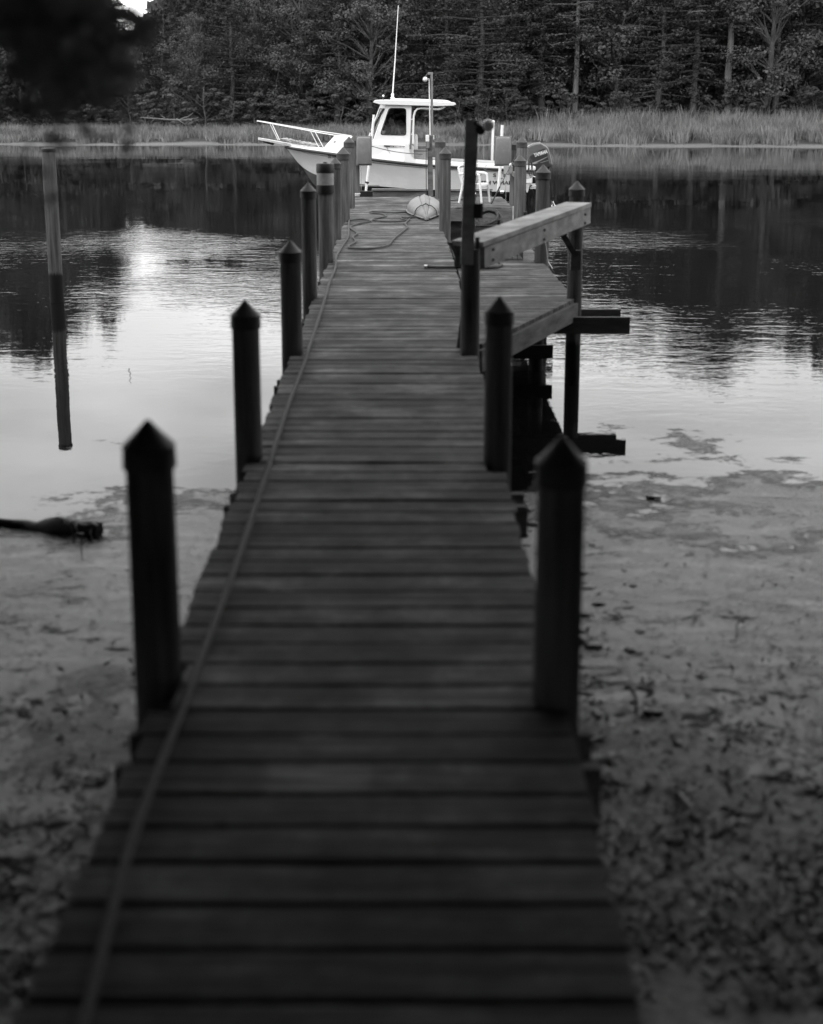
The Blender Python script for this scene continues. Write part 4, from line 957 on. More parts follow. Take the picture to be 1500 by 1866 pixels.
# cockpit: helm seat, cooler, dash
MB().cbox((X(742)-0.05, YC-0.35, sole+0.45), (0.42, 0.45, 0.9), 0.04).build('helm_box', M['gelcoat'], boat)
MB().cbox((X(757), YC-0.3, Z(262)), (0.12, 0.46, 0.42), 0.05).build('seat_back', M['gelcoat'], boat, smooth=True)
MB().cbox((X(687), YC, Z(254)), (0.35, 1.6, 0.22), 0.04).build('dashboard', M['greymetal'], boat)
MB().cbox((X(770), YC+0.2, Z(276)), (0.34, 0.5, 0.20), 0.02).build('cockpit_locker', M['greymetal'], boat)
cup = at(699.5, 243, Y=29.5); tag(MB().lathe(cup, [(0.03, -0.05), (0.042, 0.06), (0.04, 0.061)], 12).build('cup', M['pvc'], None), 'white cup on the dash inside the cabin window', 'cup')
cl = at(771, 280, Y=29.6)
ck = thing('cooler', (cl.x, cl.y, cl.z-0.16), 'pale cooler with a dark lid edge in the cockpit behind the cabin', 'cooler')
MB().cbox((cl.x, cl.y, cl.z-0.05), (0.42, 0.3, 0.22), 0.02).build('cooler_body', M['pale_band'], ck); MB().cbox((cl.x, cl.y, cl.z+0.075), (0.44, 0.32, 0.05), 0.012).build('cooler_lid', M['greymetal'], ck)
# lettering
def hull_text(body, px, py, size, bold, sx_, parent=hull, mat='letter'):
    vs_, fs_ = text_mesh(body, size, 0.0, bold, sx_); p = at(px, py, Y=28.9); v = []
    for q in vs_:
        x = p.x+q.x; z = p.z+q.y; v.append((x, YC-hull_hb2(x, z)-0.006, z))
    return MB().add(v, fs_).build('lettering', M[mat], parent, fix=False)
def hull_hb2(x, z):
    i = min(range(len(rows)), key=lambda k: abs(rows[k][3][0]-x)); r_ = rows[i]
    if i+1 < len(rows) and rows[i+1][3][0] != r_[3][0]:
        j = i+1 if x > r_[3][0] else i-1; r2_ = rows[j]; t = (x-r_[3][0])/(r2_[3][0]-r_[3][0]+1e-9)
    else: r2_ = r_; t = 0
    def hz(rr):
        for a, b in zip(rr, rr[1:]):
            if b[2] <= z <= a[2]: u = (a[2]-z)/(a[2]-b[2]+1e-9); return a[1]+(b[1]-a[1])*u
        return rr[0][1] if z > rr[0][2] else rr[-1][1]
    return hz(r_)*(1-t)+hz(r2_)*t
hull_text('FISH WHALE', 872.5, 336.3, 0.118, 0.0035, 1.27)
hull_text('S', 898.5, 322.5, 0.118, 0.0035, 1.35); hull_text('T', 915, 322.5, 0.118, 0.0035, 1.3)
hull_text('C       M', 901, 326.5, 0.04, 0.0005, 1.4)
hull_text('55 VA', 596, 288.6, 0.095, 0.002, 0.85)
# emblem on the cabin side and light marks on the strip
ys_ = YC-1.02-0.026
def e_poly(pts): MB().prism([(X(a), Z(b, 28.93)) for a, b in pts], ys_-0.003, ys_+0.003).build('emblem', M['letter'], boat)
e_poly([(722.5, 275), (724, 275.6), (725.4, 275), (727, 275.6), (728.8, 275), (728.5, 277), (722.8, 277)]); e_poly([(723.4, 280.2), (727, 280.2), (725.2, 283.8)])
for a, b in ((711.8, 712.6), (714.0, 715.5), (718.8, 721), (722.0, 729), (730, 735), (735.6, 738)):
    MB().prism([(X(a), Z(265.5+(a-700)*0.04)), (X(b), Z(265.5+(b-700)*0.04)), (X(b), Z(267.1+(b-700)*0.04)), (X(a), Z(267.1+(a-700)*0.04))], YC-1.07, YC-1.062).build('strip_mark', M['white_letter'], boat)
# outboard engine
EY = YC
def E(px, py): p = at(px, py, Y=EY); return (p.x, p.z)
def slab(poly, half, name, mat, par, soft=0.88, y=EY):
    cx = sum(p[0] for p in poly)/len(poly); cz = sum(p[1] for p in poly)/len(poly); rg = []
    for yv, s in ((-half, soft), (-half*0.86, soft+(1-soft)*0.75), (-half*0.5, 1.0), (half*0.5, 1.0), (half*0.86, soft+(1-soft)*0.75), (half, soft)):
        rg.append([(cx+(a-cx)*s, y+yv, cz+(b-cz)*s) for a, b in poly])
    return MB().loft(rg, close=True).build(name, M[mat], par, smooth=True)
eng = slab([E(*p) for p in ((959, 267), (966, 263), (974, 260.4), (984, 259.3), (988, 262), (993.5, 265), (997.5, 268.5), (1001, 278), (1006, 297), (1007, 300), (1004, 305), (1000, 303), (982, 311), (974, 309), (970, 302), (960, 299.5))], 0.22, 'engine_cowl', 'cowl', boat)
pn = [(964, 284.5), (972, 279.5), (981, 273.5), (989, 270.5), (991.5, 269.6), (995.5, 281), (999, 297), (1004, 300), (1003.5, 304), (1000, 302.5), (982, 310.5), (975, 308.5), (971, 301.5), (963.5, 299)]
MB().prism([E(*p) for p in pn], EY-0.226, EY-0.20).build('cowl_panel', M['cowl_dark'], eng)
yE = EY-0.2275
MB().prism([E(*p) for p in ((964, 297), (973, 294.5), (984, 290), (996, 284.5), (996.3, 285.3), (985, 291.5), (976, 296), (981, 295.6), (988, 293), (974, 298), (965, 299))], yE-0.003, yE+0.001).build('stripe', M['greymetal'], eng)
MB().prism([E(*p) for p in ((983, 295.4), (997.3, 291.2), (997.6, 292.0), (983.2, 296.3))], yE-0.003, yE+0.001).build('stripe', M['greymetal'], eng)
vs_, fs_ = text_mesh('YAMAHA', 0.128, 0.001, 0.002, 0.62, 1.0); ang = R(17); o2 = at(972.2, 285.5, Y=EY); v = []
for q in vs_:
    x_, z_ = q.x, q.y; v.append((o2.x+x_*math.cos(ang)-z_*math.sin(ang)+z_*0.12, yE-0.003-q.z, o2.z+x_*math.sin(ang)+z_*math.cos(ang)))
MB().add(v, fs_).build('lettering', M['white_letter'], eng, fix=False)
slab([E(*p) for p in ((972, 306), (1002, 303), (1000, 318), (994, 345), (976, 345), (976, 325))], 0.12, 'engine_midsection', 'cowl_dark', boat)
slab([E(*p) for p in ((968, 342), (1002, 340), (1001, 344), (994, 347), (993, 372), (1004, 374), (1004, 380), (988, 384), (984, 396), (977, 394), (974, 372), (973, 347))], 0.06, 'engine_lower_unit', 'cowl_dark', boat)
pr = at(1009, 376, Y=EY); mb = MB().lathe((pr.x-0.06, EY, pr.z), [(0.045, 0), (0.04, 0.08), (0.015, 0.12)], 12, 'x')
for k in range(3):
    a = 2*math.pi*k/3+0.4; d = Vector((0, math.cos(a), math.sin(a))); t_ = Vector((0, -math.sin(a), math.cos(a))); c = Vector((pr.x-0.03, EY, pr.z))
    A = [c+d*0.03-t_*0.03-Vector((0.03, 0, 0)), c+d*0.10-t_*0.08-Vector((0.03, 0, 0)), c+d*0.17-t_*0.02, c+d*0.16+t_*0.06+Vector((0.03, 0, 0)), c+d*0.03+t_*0.03+Vector((0.03, 0, 0))]
    mb.add(A+[p+Vector((0.008, 0, 0)) for p in A], [(0,1,2,3,4), (9,8,7,6,5)]+[(i, (i+1) % 5, (i+1) % 5+5, i+5) for i in range(5)])
mb.build('propeller', M['steel'], boat)
MB().box((at(972, 340, Y=EY).x, YC-0.1, Z(340, 30)), (0.28, 1.1, 0.035)).build('swim_step', M['gelcoat'], boat)
MB().box((at(972, 337, Y=EY).x, YC-0.1, Z(337, 30)), (0.24, 1.0, 0.02)).build('swim_step', M['gelcoat'], boat)
MB().tube([at(968.5, 320, Y=29.2), at(981, 325, Y=29.2)], 0.012, 6).build('swim_ladder', M['steel'], boat)
cc_ = at(894, 302.5, Y=28.9)
mb = MB().tube([at(891, 302.8, Y=28.95), at(894, 301.6, Y=28.95), at(897.5, 303, Y=28.95)], 0.012, 6); mb.build('cleat', M['steel'], boat)

# ------------------------------------------------------------------ person in the pilothouse
def skin_body(name, joints, edges, mat, parent, sub=2, rootv=0):
    me = bpy.data.meshes.new(name); o = origin(parent); me.from_pydata([tuple(Vector(j[0])-o) for j in joints], edges, [])
    ob = bpy.data.objects.new(name, me); col.objects.link(ob); sm = ob.modifiers.new('s', 'SKIN'); sm.use_smooth_shade = True; sb = ob.modifiers.new('u', 'SUBSURF'); sb.levels = sub; sb.render_levels = sub
    for i, j in enumerate(joints):
        sv = me.skin_vertices[0].data[i]; rr = j[1]; sv.radius = rr if isinstance(rr, tuple) else (rr, rr); sv.use_root = (i == rootv)
    dg = bpy.context.evaluated_depsgraph_get(); m2 = bpy.data.meshes.new_from_object(ob.evaluated_get(dg)); bpy.data.objects.remove(ob)
    m2.materials.clear(); m2.materials.append(mat); m2.polygons.foreach_set('use_smooth', [True]*len(m2.polygons))
    nb = bpy.data.objects.new(name, m2); col.objects.link(nb); nb.parent = parent; ORG[nb.name] = o; return nb
px0, py0 = at(721, 240, Y=29.7).x, 29.7
per = thing('person', (px0+0.12, py0, 0.0), 'person in a dark cap and pale shirt stooping over something inside the cabin window', 'person')
hz = at(711, 219, Y=29.7)
J = [((px0+0.12, py0, 0.80), (0.13, 0.10)), ((px0+0.08, py0, 1.02), (0.13, 0.09)), ((px0-0.01, py0, 1.25), (0.15, 0.10)), ((px0-0.05, py0, 1.33), (0.055, 0.055)), ((hz.x+0.02, py0, hz.z-0.03), (0.065, 0.065)), ((hz.x, py0, hz.z+0.05), (0.08, 0.085)),
     ((px0-0.02, py0-0.19, 1.25), 0.055), ((px0-0.09, py0-0.24, 1.0), 0.042), ((px0-0.30, py0-0.16, 1.03), 0.032), ((px0-0.38, py0-0.14, 1.06), 0.03),
     ((px0-0.02, py0+0.19, 1.25), 0.055), ((px0-0.09, py0+0.24, 1.0), 0.042), ((px0-0.30, py0+0.16, 1.03), 0.032), ((px0-0.38, py0+0.14, 1.06), 0.03),
     ((px0+0.12, py0-0.09, 0.74), 0.085), ((px0+0.06, py0-0.10, 0.42), 0.06), ((px0+0.14, py0-0.10, 0.07), 0.04), ((px0+0.0, py0-0.10, 0.03), 0.035),
     ((px0+0.12, py0+0.09, 0.74), 0.085), ((px0+0.06, py0+0.10, 0.42), 0.06), ((px0+0.14, py0+0.10, 0.07), 0.04), ((px0+0.0, py0+0.10, 0.03), 0.035)]
Ed = [(0,1),(1,2),(2,3),(3,4),(4,5),(2,6),(6,7),(7,8),(8,9),(2,10),(10,11),(11,12),(12,13),(0,14),(14,15),(15,16),(16,17),(0,18),(18,19),(19,20),(20,21)]
body = skin_body('body', J, Ed, M['skin'], per)
Js = [(J[0][0], (0.15, 0.12)), (J[1][0], (0.15, 0.11)), (J[2][0], (0.165, 0.115)), (J[3][0], (0.07, 0.07)), (J[6][0], 0.072), ((px0-0.07, py0-0.225, 1.1), 0.062), (J[10][0], 0.072), ((px0-0.07, py0+0.225, 1.1), 0.062)]
skin_body('shirt', Js, [(0,1),(1,2),(2,3),(2,4),(4,5),(2,6),(6,7)], M['shirt'], per)
skin_body('trousers', [(J[0][0], (0.15, 0.12)), (J[14][0], 0.10), (J[15][0], 0.075), (J[16][0], 0.06), (J[18][0], 0.10), (J[19][0], 0.075), (J[20][0], 0.06)], [(0,1),(1,2),(2,3),(0,4),(4,5),(5,6)], M['cloth_dark'], per)
cpv = Vector((hz.x, py0, hz.z+0.08))
MB().ball(cpv, 0.105, 14, (1.05, 0.95, 0.75)).build('cap', M['hair'], per, smooth=True)
MB().cbox(cpv+Vector((-0.12, 0, -0.03)), (0.11, 0.14, 0.012), 0.004, Matrix.Rotation(R(-25), 3, 'Y')).build('cap_brim', M['hair'], per)
for s in (-1, 1):
    hp = Vector((px0-0.38, py0+s*0.14, 1.06))
    for k in range(4):
        b0_ = hp+Vector((-0.02, s*(-0.024+0.016*k), 0)); MB().tube([b0_, b0_+Vector((-0.045, 0, 0.005)), b0_+Vector((-0.07+0.004*k, 0, -0.012))], [0.0085, 0.008, 0.006], 6).build('finger', M['skin'], per, smooth=True)
    MB().tube([hp+Vector((0.01, s*0.03, 0)), hp+Vector((-0.02, s*0.05, 0.005)), hp+Vector((-0.05, s*0.045, 0))], [0.01, 0.009, 0.007], 6).build('thumb', M['skin'], per, smooth=True)
MB().ball((hz.x-0.092, py0, hz.z+0.035), 0.014, 8).build('nose', M['skin'], per, smooth=True)
for s in (-1, 1): MB().ball((hz.x+0.01, py0+s*0.088, hz.z+0.035), 0.022, 8, (1, 0.5, 1.3)).build('ear', M['skin'], per, smooth=True)

# ------------------------------------------------------------------ kayak lying upside down on the pier
ky = thing('kayak', (0.2, 21, 0), 'pale kayak lying upside down on the far end of the pier, bow towards the camera', 'kayak')
rings_ = []; KY0, KY1 = 19.25, 22.5
for i in range(25):
    t = i/24; y = KY0+(KY1-KY0)*t; e = math.sin(math.pi*t); wv = 0.29*max(e, 0.0)**1.05+0.004; hv = 0.05+0.24*max(e, 0)**0.9; cxk = 0.235-0.03*t
    lift_ = 0.015
    rings_.append([(cxk+a*wv, y, lift_+b*hv) for a, b in ((-0.93, 0), (-1, 0.12), (-0.97, 0.38), (-0.80, 0.62), (-0.52, 0.80), (-0.34, 0.86), (-0.27, 0.80), (-0.2, 0.89), (-0.05, 0.95), (0, 1.0), (0.05, 0.95), (0.2, 0.89), (0.27, 0.80), (0.34, 0.86), (0.52, 0.80), (0.80, 0.62), (0.97, 0.38), (1, 0.12), (0.93, 0))])
MB().loft(rings_, close=True).build('kayak_hull', M['kayak'], ky, smooth=True)
MB().tube([(rings_[i][1][0]-0.004, rings_[i][1][1], 0.035) for i in range(1, 24)], 0.012, 6).build('seam', M['kayak'], ky); MB().tube([(rings_[i][17][0]+0.004, rings_[i][1][1], 0.035) for i in range(1, 24)], 0.012, 6).build('seam', M['kayak'], ky)
MB().tube([(rings_[i][9][0], rings_[i][9][1], rings_[i][9][2]) for i in range(0, 7)], 0.008, 6).build('keel_strip', M['kayak'], ky)
# tie rope over its bow
mb = MB(); i = 5; rg = rings_[i]; ptsr = [(rg[0][0]-0.12, rg[0][1]-0.1, 0.012)]+[(p[0], p[1]-0.05, p[2]+0.012) for p in rg[1:-1:1]]+[(rg[-1][0]+0.10, rg[0][1]-0.1, 0.012), (rg[-1][0]+0.20, 18.9, 0.012), (0.52, 18.5, -0.25)]
tag(mb.tube(ptsr, 0.009, 6).build('tie_rope', M['rope'], None, smooth=True), 'dark rope looped over the bow of the kayak and off the pier edge', 'rope')

# ------------------------------------------------------------------ chair
cb = at(864, 369.5, z=0); ch = thing('chair', (cb.x, cb.y, 0.0), 'white moulded plastic armchair at the outer end of the pier', 'chair')
ch_parts = []
rotc = Matrix.Rotation(R(-22), 3, 'Z')
def C(x, y, z): v_ = rotc @ Vector((x*0.88, y*0.88, 0)); return (cb.x+v_.x, cb.y+v_.y, z*0.95)
mb = MB(); sr = []
for x, hw, z in ((-0.2, 0.19, 0.375), (-0.05, 0.20, 0.365), (0.12, 0.22, 0.385), (0.22, 0.225, 0.38), (0.235, 0.22, 0.355)):
    sr.append([C(x, -hw, z), C(x, 0, z-0.012), C(x, hw, z), C(x, hw, z-0.02), C(x, 0, z-0.032), C(x, -hw, z-0.02)])
MB().loft(sr, close=True).build('seat', M['plastic'], ch, smooth=True)
for y in (-0.16, -0.08, 0.0, 0.08, 0.16): MB().beam(C(-0.20, y, 0.38), C(-0.285, y*1.05, 0.68), 0.055, 0.012, up=(0, 0, 1)).build('back_slat', M['plastic'], ch)
MB().tube([C(-0.20, -0.21, 0.38), C(-0.28, -0.22, 0.66), C(-0.295, -0.15, 0.71), C(-0.30, 0, 0.725), C(-0.295, 0.15, 0.71), C(-0.28, 0.22, 0.66), C(-0.20, 0.21, 0.38)], 0.018, 8).build('back_frame', M['plastic'], ch, smooth=True)
for s in (-1, 1):
    MB().tube([C(-0.25, s*0.225, 0.56), C(-0.05, s*0.255, 0.585), C(0.14, s*0.26, 0.575), C(0.20, s*0.255, 0.545)], 0.022, 8).build('armrest', M['plastic'], ch, smooth=True)
    MB().tube([C(0.20, s*0.255, 0.55), C(0.215, s*0.25, 0.36), C(0.26, s*0.265, 0.005)], [0.018, 0.022, 0.018], 8).build('leg', M['plastic'], ch, smooth=True)
    MB().tube([C(-0.18, s*0.20, 0.38), C(-0.26, s*0.23, 0.005)], [0.024, 0.018], 8).build('leg', M['plastic'], ch, smooth=True)

# ------------------------------------------------------------------ fishing rods
def rod(pts, label, reel_at=None, r0=0.014, reel=None):
    rt = thing('fishing_rod', pts[0], label, 'fishing rod')
    a, b = Vector(pts[0]), Vector(pts[-1])
    MB().tube([a, a.lerp(b, 0.2)], r0, 8).build('handle', M['black'], rt)
    MB().tube([a.lerp(b, 0.2), a.lerp(b, 0.6), b], [0.008, 0.005, 0.0025], 6).build('blank', M['dark'], rt)
    for t in (0.35, 0.5, 0.65, 0.8, 0.92): c = a.lerp(b, t); MB().tube([c+Vector((0.022*math.cos(k), 0, 0.022*math.sin(k)-0.02)) for k in np.linspace(0, 2*math.pi, 9)[:-1]], 0.002, 4, closed=True).build('line_guide', M['steel'], rt)
    c = a.lerp(b, 0.16)+Vector((0.07, 0, -0.03))
    MB().lathe(c, [(0.03, -0.03), (0.035, -0.02), (0.028, 0), (0.035, 0.02), (0.03, 0.03)], 12, 'x').build('reel', M['steel'], rt, smooth=True)
    MB().tube([c, a.lerp(b, 0.16)], 0.008, 6).build('reel_foot', M['black'], rt); MB().tube([c+Vector((0, 0, 0)), c+Vector((0.03, -0.05, -0.03)), c+Vector((0.05, -0.05, -0.07))], 0.005, 6).build('reel_handle', M['black'], rt)
b0r = at(895.5, 372, z=0.0); tp = at(970, 224, Y=23.9); rod([(b0r.x, b0r.y, 0.01), tuple(tp)], 'black fishing rod with silver reel leaning by the junction box on the right')
a = at(870, 338, Y=24.6); tp2 = at(884, 300, Y=24.8); a0 = at(859, 371, z=0.0)
rod([(a0.x, 24.3, 0.01), (tp2.x+0.02, 24.62, tp2.z)], 'thin dark fishing rod standing behind the white chair')

# ------------------------------------------------------------------ ropes and hoses
def poly(pts, z=0.012, sub=6):
    P = [at(a, b, z=z) for a, b in pts]; o = []
    for i in range(len(P)-1):
        for k in range(sub): o.append(Vector(cr(P[max(i-1, 0)], P[i], P[i+1], P[min(i+2, len(P)-1)], k/sub)))
    o.append(P[-1]); return o
long_pts = [(120, 1980), (165, 1820), (205, 1660), (232, 1560), (270, 1450), (322, 1320), (365, 1205), (425, 1045), (478, 885), (523, 745), (548, 680), (568, 620), (587, 561), (601, 513), (611, 489), (613, 468), (625, 447), (635, 430), (636, 404),
            (640, 401), (661, 399.5), (676, 402.5), (662, 405.5), (645, 410), (639, 415), (651, 425), (643, 432), (648, 440), (635, 449), (645, 452.5), (680, 452.5), (707, 446.7), (717, 436), (736, 420), (742.5, 414.5), (739, 406.5), (747, 399)]
pp = poly(long_pts, 0.018)
hs = thing('hose', (-0.9, 5, 0.0), 'long grey hose running up the left side of the pier and looping before the kayak', 'hose')
MB().tube(pp, [0.013]*len(pp), 8).build('hose_run', M['hose'], hs, smooth=True)
pp = poly([(756, 396), (742, 396.5), (731, 396), (733, 399), (742, 400), (731, 402.8), (712, 403.6), (693, 402.7), (680, 400), (690, 397), (703, 394.7), (700, 391), (693, 389), (680, 388), (674, 386.5), (680, 385.3), (695, 386), (720, 387.3), (743, 386)], 0.014)
tag(MB().tube(pp, 0.013, 8).build('dock_line', M['rope'], None, smooth=True), 'dark dock line zigzagging on the boards left of the kayak', 'rope')
pp = poly([(779, 486), (800, 487), (835, 486.6), (873, 487), (895, 487.3), (908, 486), (914, 482), (909, 477), (901, 474), (890, 478), (878, 484), (868, 486), (858, 482), (868, 476), (885, 468), (897, 462), (893, 458), (880, 464), (868, 472), (860, 478), (872, 481), (890, 472), (903, 464), (898, 459), (884, 462)], 0.018)
tag(MB().tube(pp, 0.0165, 8).build('hose', M['hose'], None, smooth=True), 'grey hose coiled on the landing with its end reaching across the boards', 'hose')
MB_end = at(779, 486, z=0.02); tag(MB().tube([MB_end, MB_end+Vector((-0.035, 0, 0))], 0.02, 8).build('hose_coupling', M['steel'], None), 'small bright coupling on the end of the landing hose', 'hose fitting')

# ------------------------------------------------------------------ crab pot with a coil on it
X0, X1, Y0, Y1, Zt = 0.74, 1.28, 14.15, 14.75, 0.40
cpot = thing('crab_pot', ((X0+X1)/2, (Y0+Y1)/2, 0), 'dark wire mesh crab pot on the landing behind the pale rail', 'crab pot')
mb = MB()
def wr(a, b, rr=0.004): mb.tube([a, b], rr, 4, cap=False)
for z in (0.01, 0.2, Zt):
    for a, b in (((X0, Y0, z), (X1, Y0, z)), ((X1, Y0, z), (X1, Y1, z)), ((X1, Y1, z), (X0, Y1, z)), ((X0, Y1, z), (X0, Y0, z))): wr(a, b, 0.006)
fr_ = mb.build('wire_frame', M['wire'], cpot); mb = MB()
n = 9
for i in range(n+1):
    t = i/n; x = X0+(X1-X0)*t; y = Y0+(Y1-Y0)*t; z = 0.01+(Zt-0.01)*t
    wr((x, Y0, 0.01), (x, Y0, Zt)); wr((x, Y1, 0.01), (x, Y1, Zt)); wr((X0, y, 0.01), (X0, y, Zt)); wr((X1, y, 0.01), (X1, y, Zt)); wr((x, Y0, Zt), (x, Y1, Zt)); wr((X0, y, Zt), (X1, y, Zt))
    wr((X0, Y0, z), (X1, Y0, z)); wr((X0, Y1, z), (X1, Y1, z))
mb.build('wire_mesh', M['wire'], cpot)['kind'] = 'stuff'
mb = MB(); r = np.random.default_rng(4); pts = []
for i in range(150):
    a = i/150*2*math.pi*6; rr = 0.135+0.02*math.sin(i*0.21); pts.append((0.88+rr*math.cos(a)+0.02*math.sin(i*.13), 14.4+0.10*math.sin(a)+0.04*math.sin(i*0.11), 0.47+0.02*math.sin(a*1.0+1)+0.06*math.sin(a)+0.012*math.sin(i*0.3)))
tag(mb.tube(pts, 0.013, 8).build('rope_coil', M['hose'], None, smooth=True), 'pale coiled line lying on top of the wire crab pot', 'rope')

# thin cord tied round the pile of the landing
q = R5; pts = []
for k in range(14): a = math.pi+k/13*math.pi*1.0; pts.append((q.x+math.cos(a)*q.r*1.06, q.y+math.sin(a)*q.r*1.06, 0.50-0.12*math.sin(math.pi*k/13)))
pts2 = [pts[7]]+[Vector(pts[7]).lerp(Vector((q.x+0.06, q.y-0.14, 0.02)), t)+Vector((0, -0.01, 0)) for t in (0.3, 0.6, 1.0)]+[Vector((1.53, 13.3, 0.01))]
mb = MB().tube(pts, 0.004, 5).tube(pts2, 0.004, 5)
tag(mb.build('cord', M['rope_light'], None), 'thin pale cord tied round the landing pile and trailing to the boards', 'cord')
for (px, apex, ybot, Y) in ((956.5, 347, 402, 22.3),): 
    a, b = at(px, apex, Y=Y), at(px, ybot, Y=Y); 
    tag(MB().tube([b, a], 0.02, 8).build('pipe', M['black'], None), 'thin black pipe standing beside the right outer piles', 'pipe')
mb = MB()
for k in range(3):
    c = Vector((R7.x+0.14, R7.y-0.10, at(960, 302, Y=R7.y).z)); mb.tube([c+Vector((0.03*math.cos(a)+0.012*k, -0.01*k, 0.15*math.sin(a)-0.03*k)) for a in np.linspace(0, 2*math.pi, 15)[:-1]], 0.006, 6, closed=True)
tag(mb.build('mooring_rope', M['hose'], None, smooth=True), 'pale mooring rope hung in loops on the right rear lift pile', 'rope')
# spring line drooping from the bow post to the boat
for (A, B, sag, lab) in ((at(662, 262, Y=25.1), at(770, 281, Y=28.6), 0.05, 'thin mooring line stretched along the cabin side to the cockpit'), (at(640, 275, Y=22.0), at(617, 330, Y=19.2), 0.02, 'thin cord slung between two left piles')):
    pts = [Vector(A).lerp(Vector(B), t)-Vector((0, 0, sag*math.sin(math.pi*t))) for t in np.linspace(0, 1, 9)]
    tag(MB().tube(pts, 0.008, 5).build('mooring_line', M['rope'], None), lab, 'rope')
a = at(649, 358, Y=24.6); mb = MB()
for k in range(3): mb.tube([(a.x+0.06*math.cos(t)+0.012*k, 24.6+0.04*math.sin(t), 0.03+0.02*k) for t in np.linspace(0, 6.28, 11)[:-1]], 0.009, 5, closed=True)
tag(mb.build('cleat_rope', M['rope_light'], None), 'small pale knot of rope at the left corner of the pier head', 'rope')
# dark line on the T head boards
pp = poly([(818, 365), (835, 364), (850, 361.5), (866, 360)], 0.014); tag(MB().tube(pp, 0.012, 6).build('dock_line', M['rope'], None), 'dark dock line lying across the outer boards by the chair', 'rope')

# ------------------------------------------------------------------ floating log, sticks and litter in the shallows
lg = thing('log', at(100, 962, z=WATER), 'dark waterlogged log lying in the shallows at the left edge', 'log')
mb = MB(); lp_ = [(-40, 946, .02), (10, 950, .024), (45, 954, .026), (65, 958, .034), (85, 960, .046), (105, 962, .056), (125, 963, .058), (145, 965, .056), (162, 967, .050), (174, 967, .046), (180, 970, .03)]
pts = []; rs = []
for a, b, rr in lp_:
    p = at(a, b, z=WATER+0.02); pts.append(p); rs.append(rr)
mb.tube(pts, rs, 16)
mb.tube([pts[7]+Vector((0, 0, 0.03)), pts[9]+Vector((0, 0.02, 0.03)), at(186, 960, z=WATER+0.05)], [0.03, 0.024, 0.006], 8)
mb.tube([at(150, 985, z=WATER+0.0), at(152, 972, z=WATER+0.06), at(140, 968, z=WATER+0.06), at(130, 985, z=WATER)], 0.004, 6)
mb.v = [(x+0.022*mnoise.noise(Vector((x*14, y*14, z*14))), y+0.012*mnoise.noise(Vector((x*14+5, y*14, z*14))), z+0.032*mnoise.noise(Vector((x*11, y*11+3, z*11)))) for x, y, z in mb.v]
mb.build('log_body', M['log'], lg, smooth=True)
mb = MB(); r = np.random.default_rng(10)
for a, b, z1, z2 in (((165, 965), (168, 985), 0.05, 0.0), ((120, 958), (112, 946), 0.04, 0.10)): limb(mb, at(*a, z=WATER+z1), at(*b, z=WATER+z2), 0.008, 0.004, r, 0.1)
mb.build('branch_stub', M['log'], lg)
r = np.random.default_rng(12); ns = 0
def stick(a, b, rad, lab, z=0.01, arch=0.0):
    A, B = at(*a, z=WATER+z), at(*b, z=WATER+z); mb = MB(); pts = [A.lerp(B, t)+Vector((r.normal()*0.008, r.normal()*0.008, arch*math.sin(math.pi*t))) for t in np.linspace(0, 1, 7)]
    mb.tube(pts, [rad*(1-0.5*i/6) for i in range(7)], 6); tag(mb.build('stick', M['log'], None), lab, 'stick', 'sticks in the shallows')
stick((1142, 1255), (1165, 1300), 0.012, 'upright dark stick poking from the mud right of the front pile', 0.03, 0.05)
stick((1175, 1302), (1208, 1298), 0.02, 'short thick dark stick lying flat right of the front pile')
stick((1108, 1388), (1070, 1436), 0.016, 'bent stick on the mud beside the right deck edge', 0.03, 0.06)
stick((1092, 1424), (1145, 1432), 0.018, 'dark stick lying level beside the right deck edge')
stick((1228, 1450), (1285, 1520), 0.016, 'long slanting stick on the mud at lower right', 0.04, 0.03)
stick((1315, 1470), (1380, 1490), 0.01, 'thin twig on the mud at lower right')
stick((1352, 1132), (1337, 1170), 0.006, 'thin upright twig in the scum at middle right', 0.02, 0.06)
stick((1065, 1355), (1100, 1345), 0.014, 'short stick close to the foot of the right front pile')
stick((236, 672), (238, 698), 0.006, 'twig reflection drawn as a thin dark rod on the open water left of the pier', 0.0, 0.0)  # dark rod laid flat on the water stands for a twig's reflection
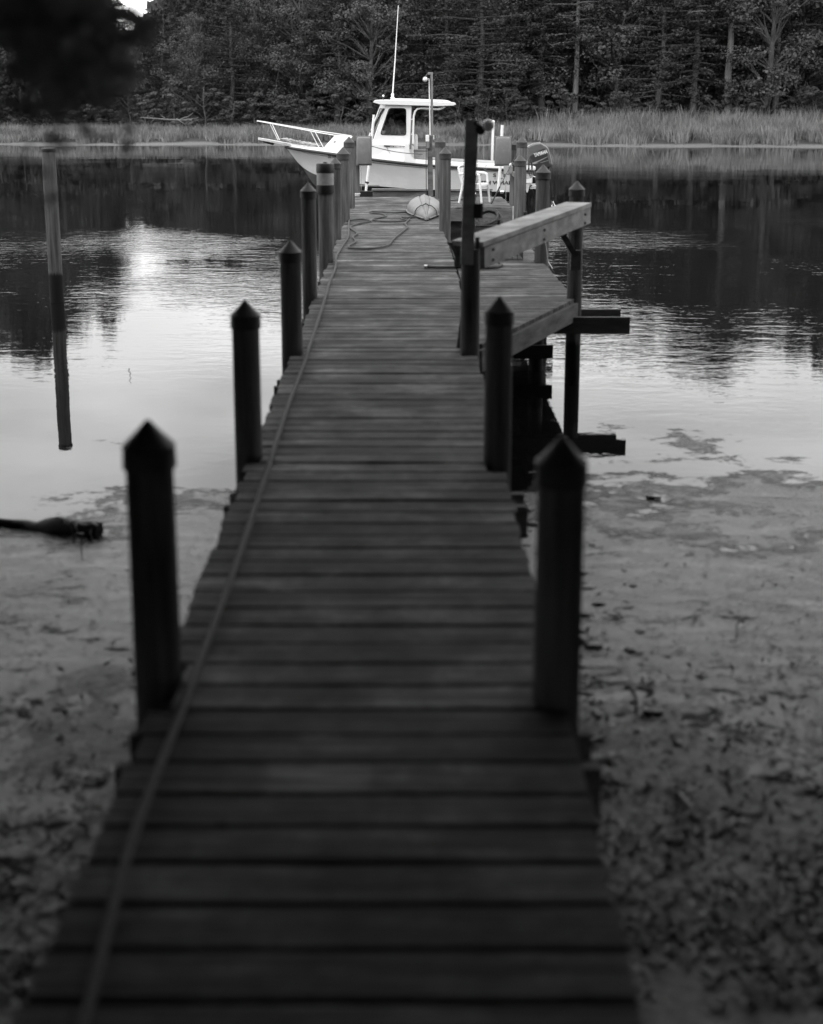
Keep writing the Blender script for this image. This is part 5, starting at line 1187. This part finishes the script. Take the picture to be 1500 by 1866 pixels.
stick((130, 985), (150, 1020), 0.005, 'thin twig curving out of the water below the log', 0.0, 0.18)
stick((1178, 905), (1205, 908), 0.014, 'dark stick floating in the scum near the right edge')
for k in range(10):
    px = random.uniform(40, 230) if k % 2 else random.uniform(1090, 1450); py = random.uniform(1120, 1600); 
    stick((px, py), (px+random.uniform(-30, 30), py+random.uniform(-14, 14)), 0.006, 'small twig lying on the muddy shallows', 0.015, 0.01)
# leaf litter and oyster shells: uncountable
r = np.random.default_rng(14); n = 7000
px_ = np.where(r.random(n) < 0.3, r.uniform(-80, 430, n), r.uniform(940, 1600, n)); py_ = 950+900*r.random(n)**0.45
P = []
for a, b in zip(px_, py_):
    q = at(a, b, z=WATER+0.012)
    if mnoise.noise(Vector((q.x*2.1, q.y*2.1, 9))) < -0.35 + 0.30*(b < 1200) + random.uniform(-0.25, 0.25): continue
    g_h = gz(q.x, q.y)
    P.append((q.x, q.y, max(q.z, g_h+0.012)))
P = np.array(P); n = len(P); V, Fq = leaf_quads(P, np.tile([0, 0, 1.0], (n, 1))+r.normal(size=(n, 3))*0.3, 0.013, r)
Vv = V.reshape(n, 4, 3); st_ = r.uniform(0.3, 2.2, n)[:, None]; Vv[:, 0] = P+(Vv[:, 0]-P)*st_; Vv[:, 2] = P+(Vv[:, 2]-P)*st_; V = Vv.reshape(-1, 3)
tag(mobj('leaf_litter', quick_mesh('leaf_litter', V, Fq, 4, M['log'])), 'dark leaf litter and twigs strewn over the muddy shallows', 'leaf litter', kind='stuff')
r = np.random.default_rng(15); mb = MB()
for k in range(420):
    x = 0.30+abs(r.normal(0, 0.30)); y = r.uniform(4.0, 7.6); s = 0.012+0.035*r.random()**2.2; mb.ball((x, y, WATER+0.0), s, 6, (r.uniform(0.7, 1.7), r.uniform(0.6, 1.3), r.uniform(0.25, 0.6)))
tag(mb.build('shell_rubble', textured('wet_rubble', 0.02, 0.12, (20, 20, 20), rough=0.35, bump=0.4)[0], None), 'dark wet shells and rubble in the shallows beside the pier', 'rubble', kind='stuff')
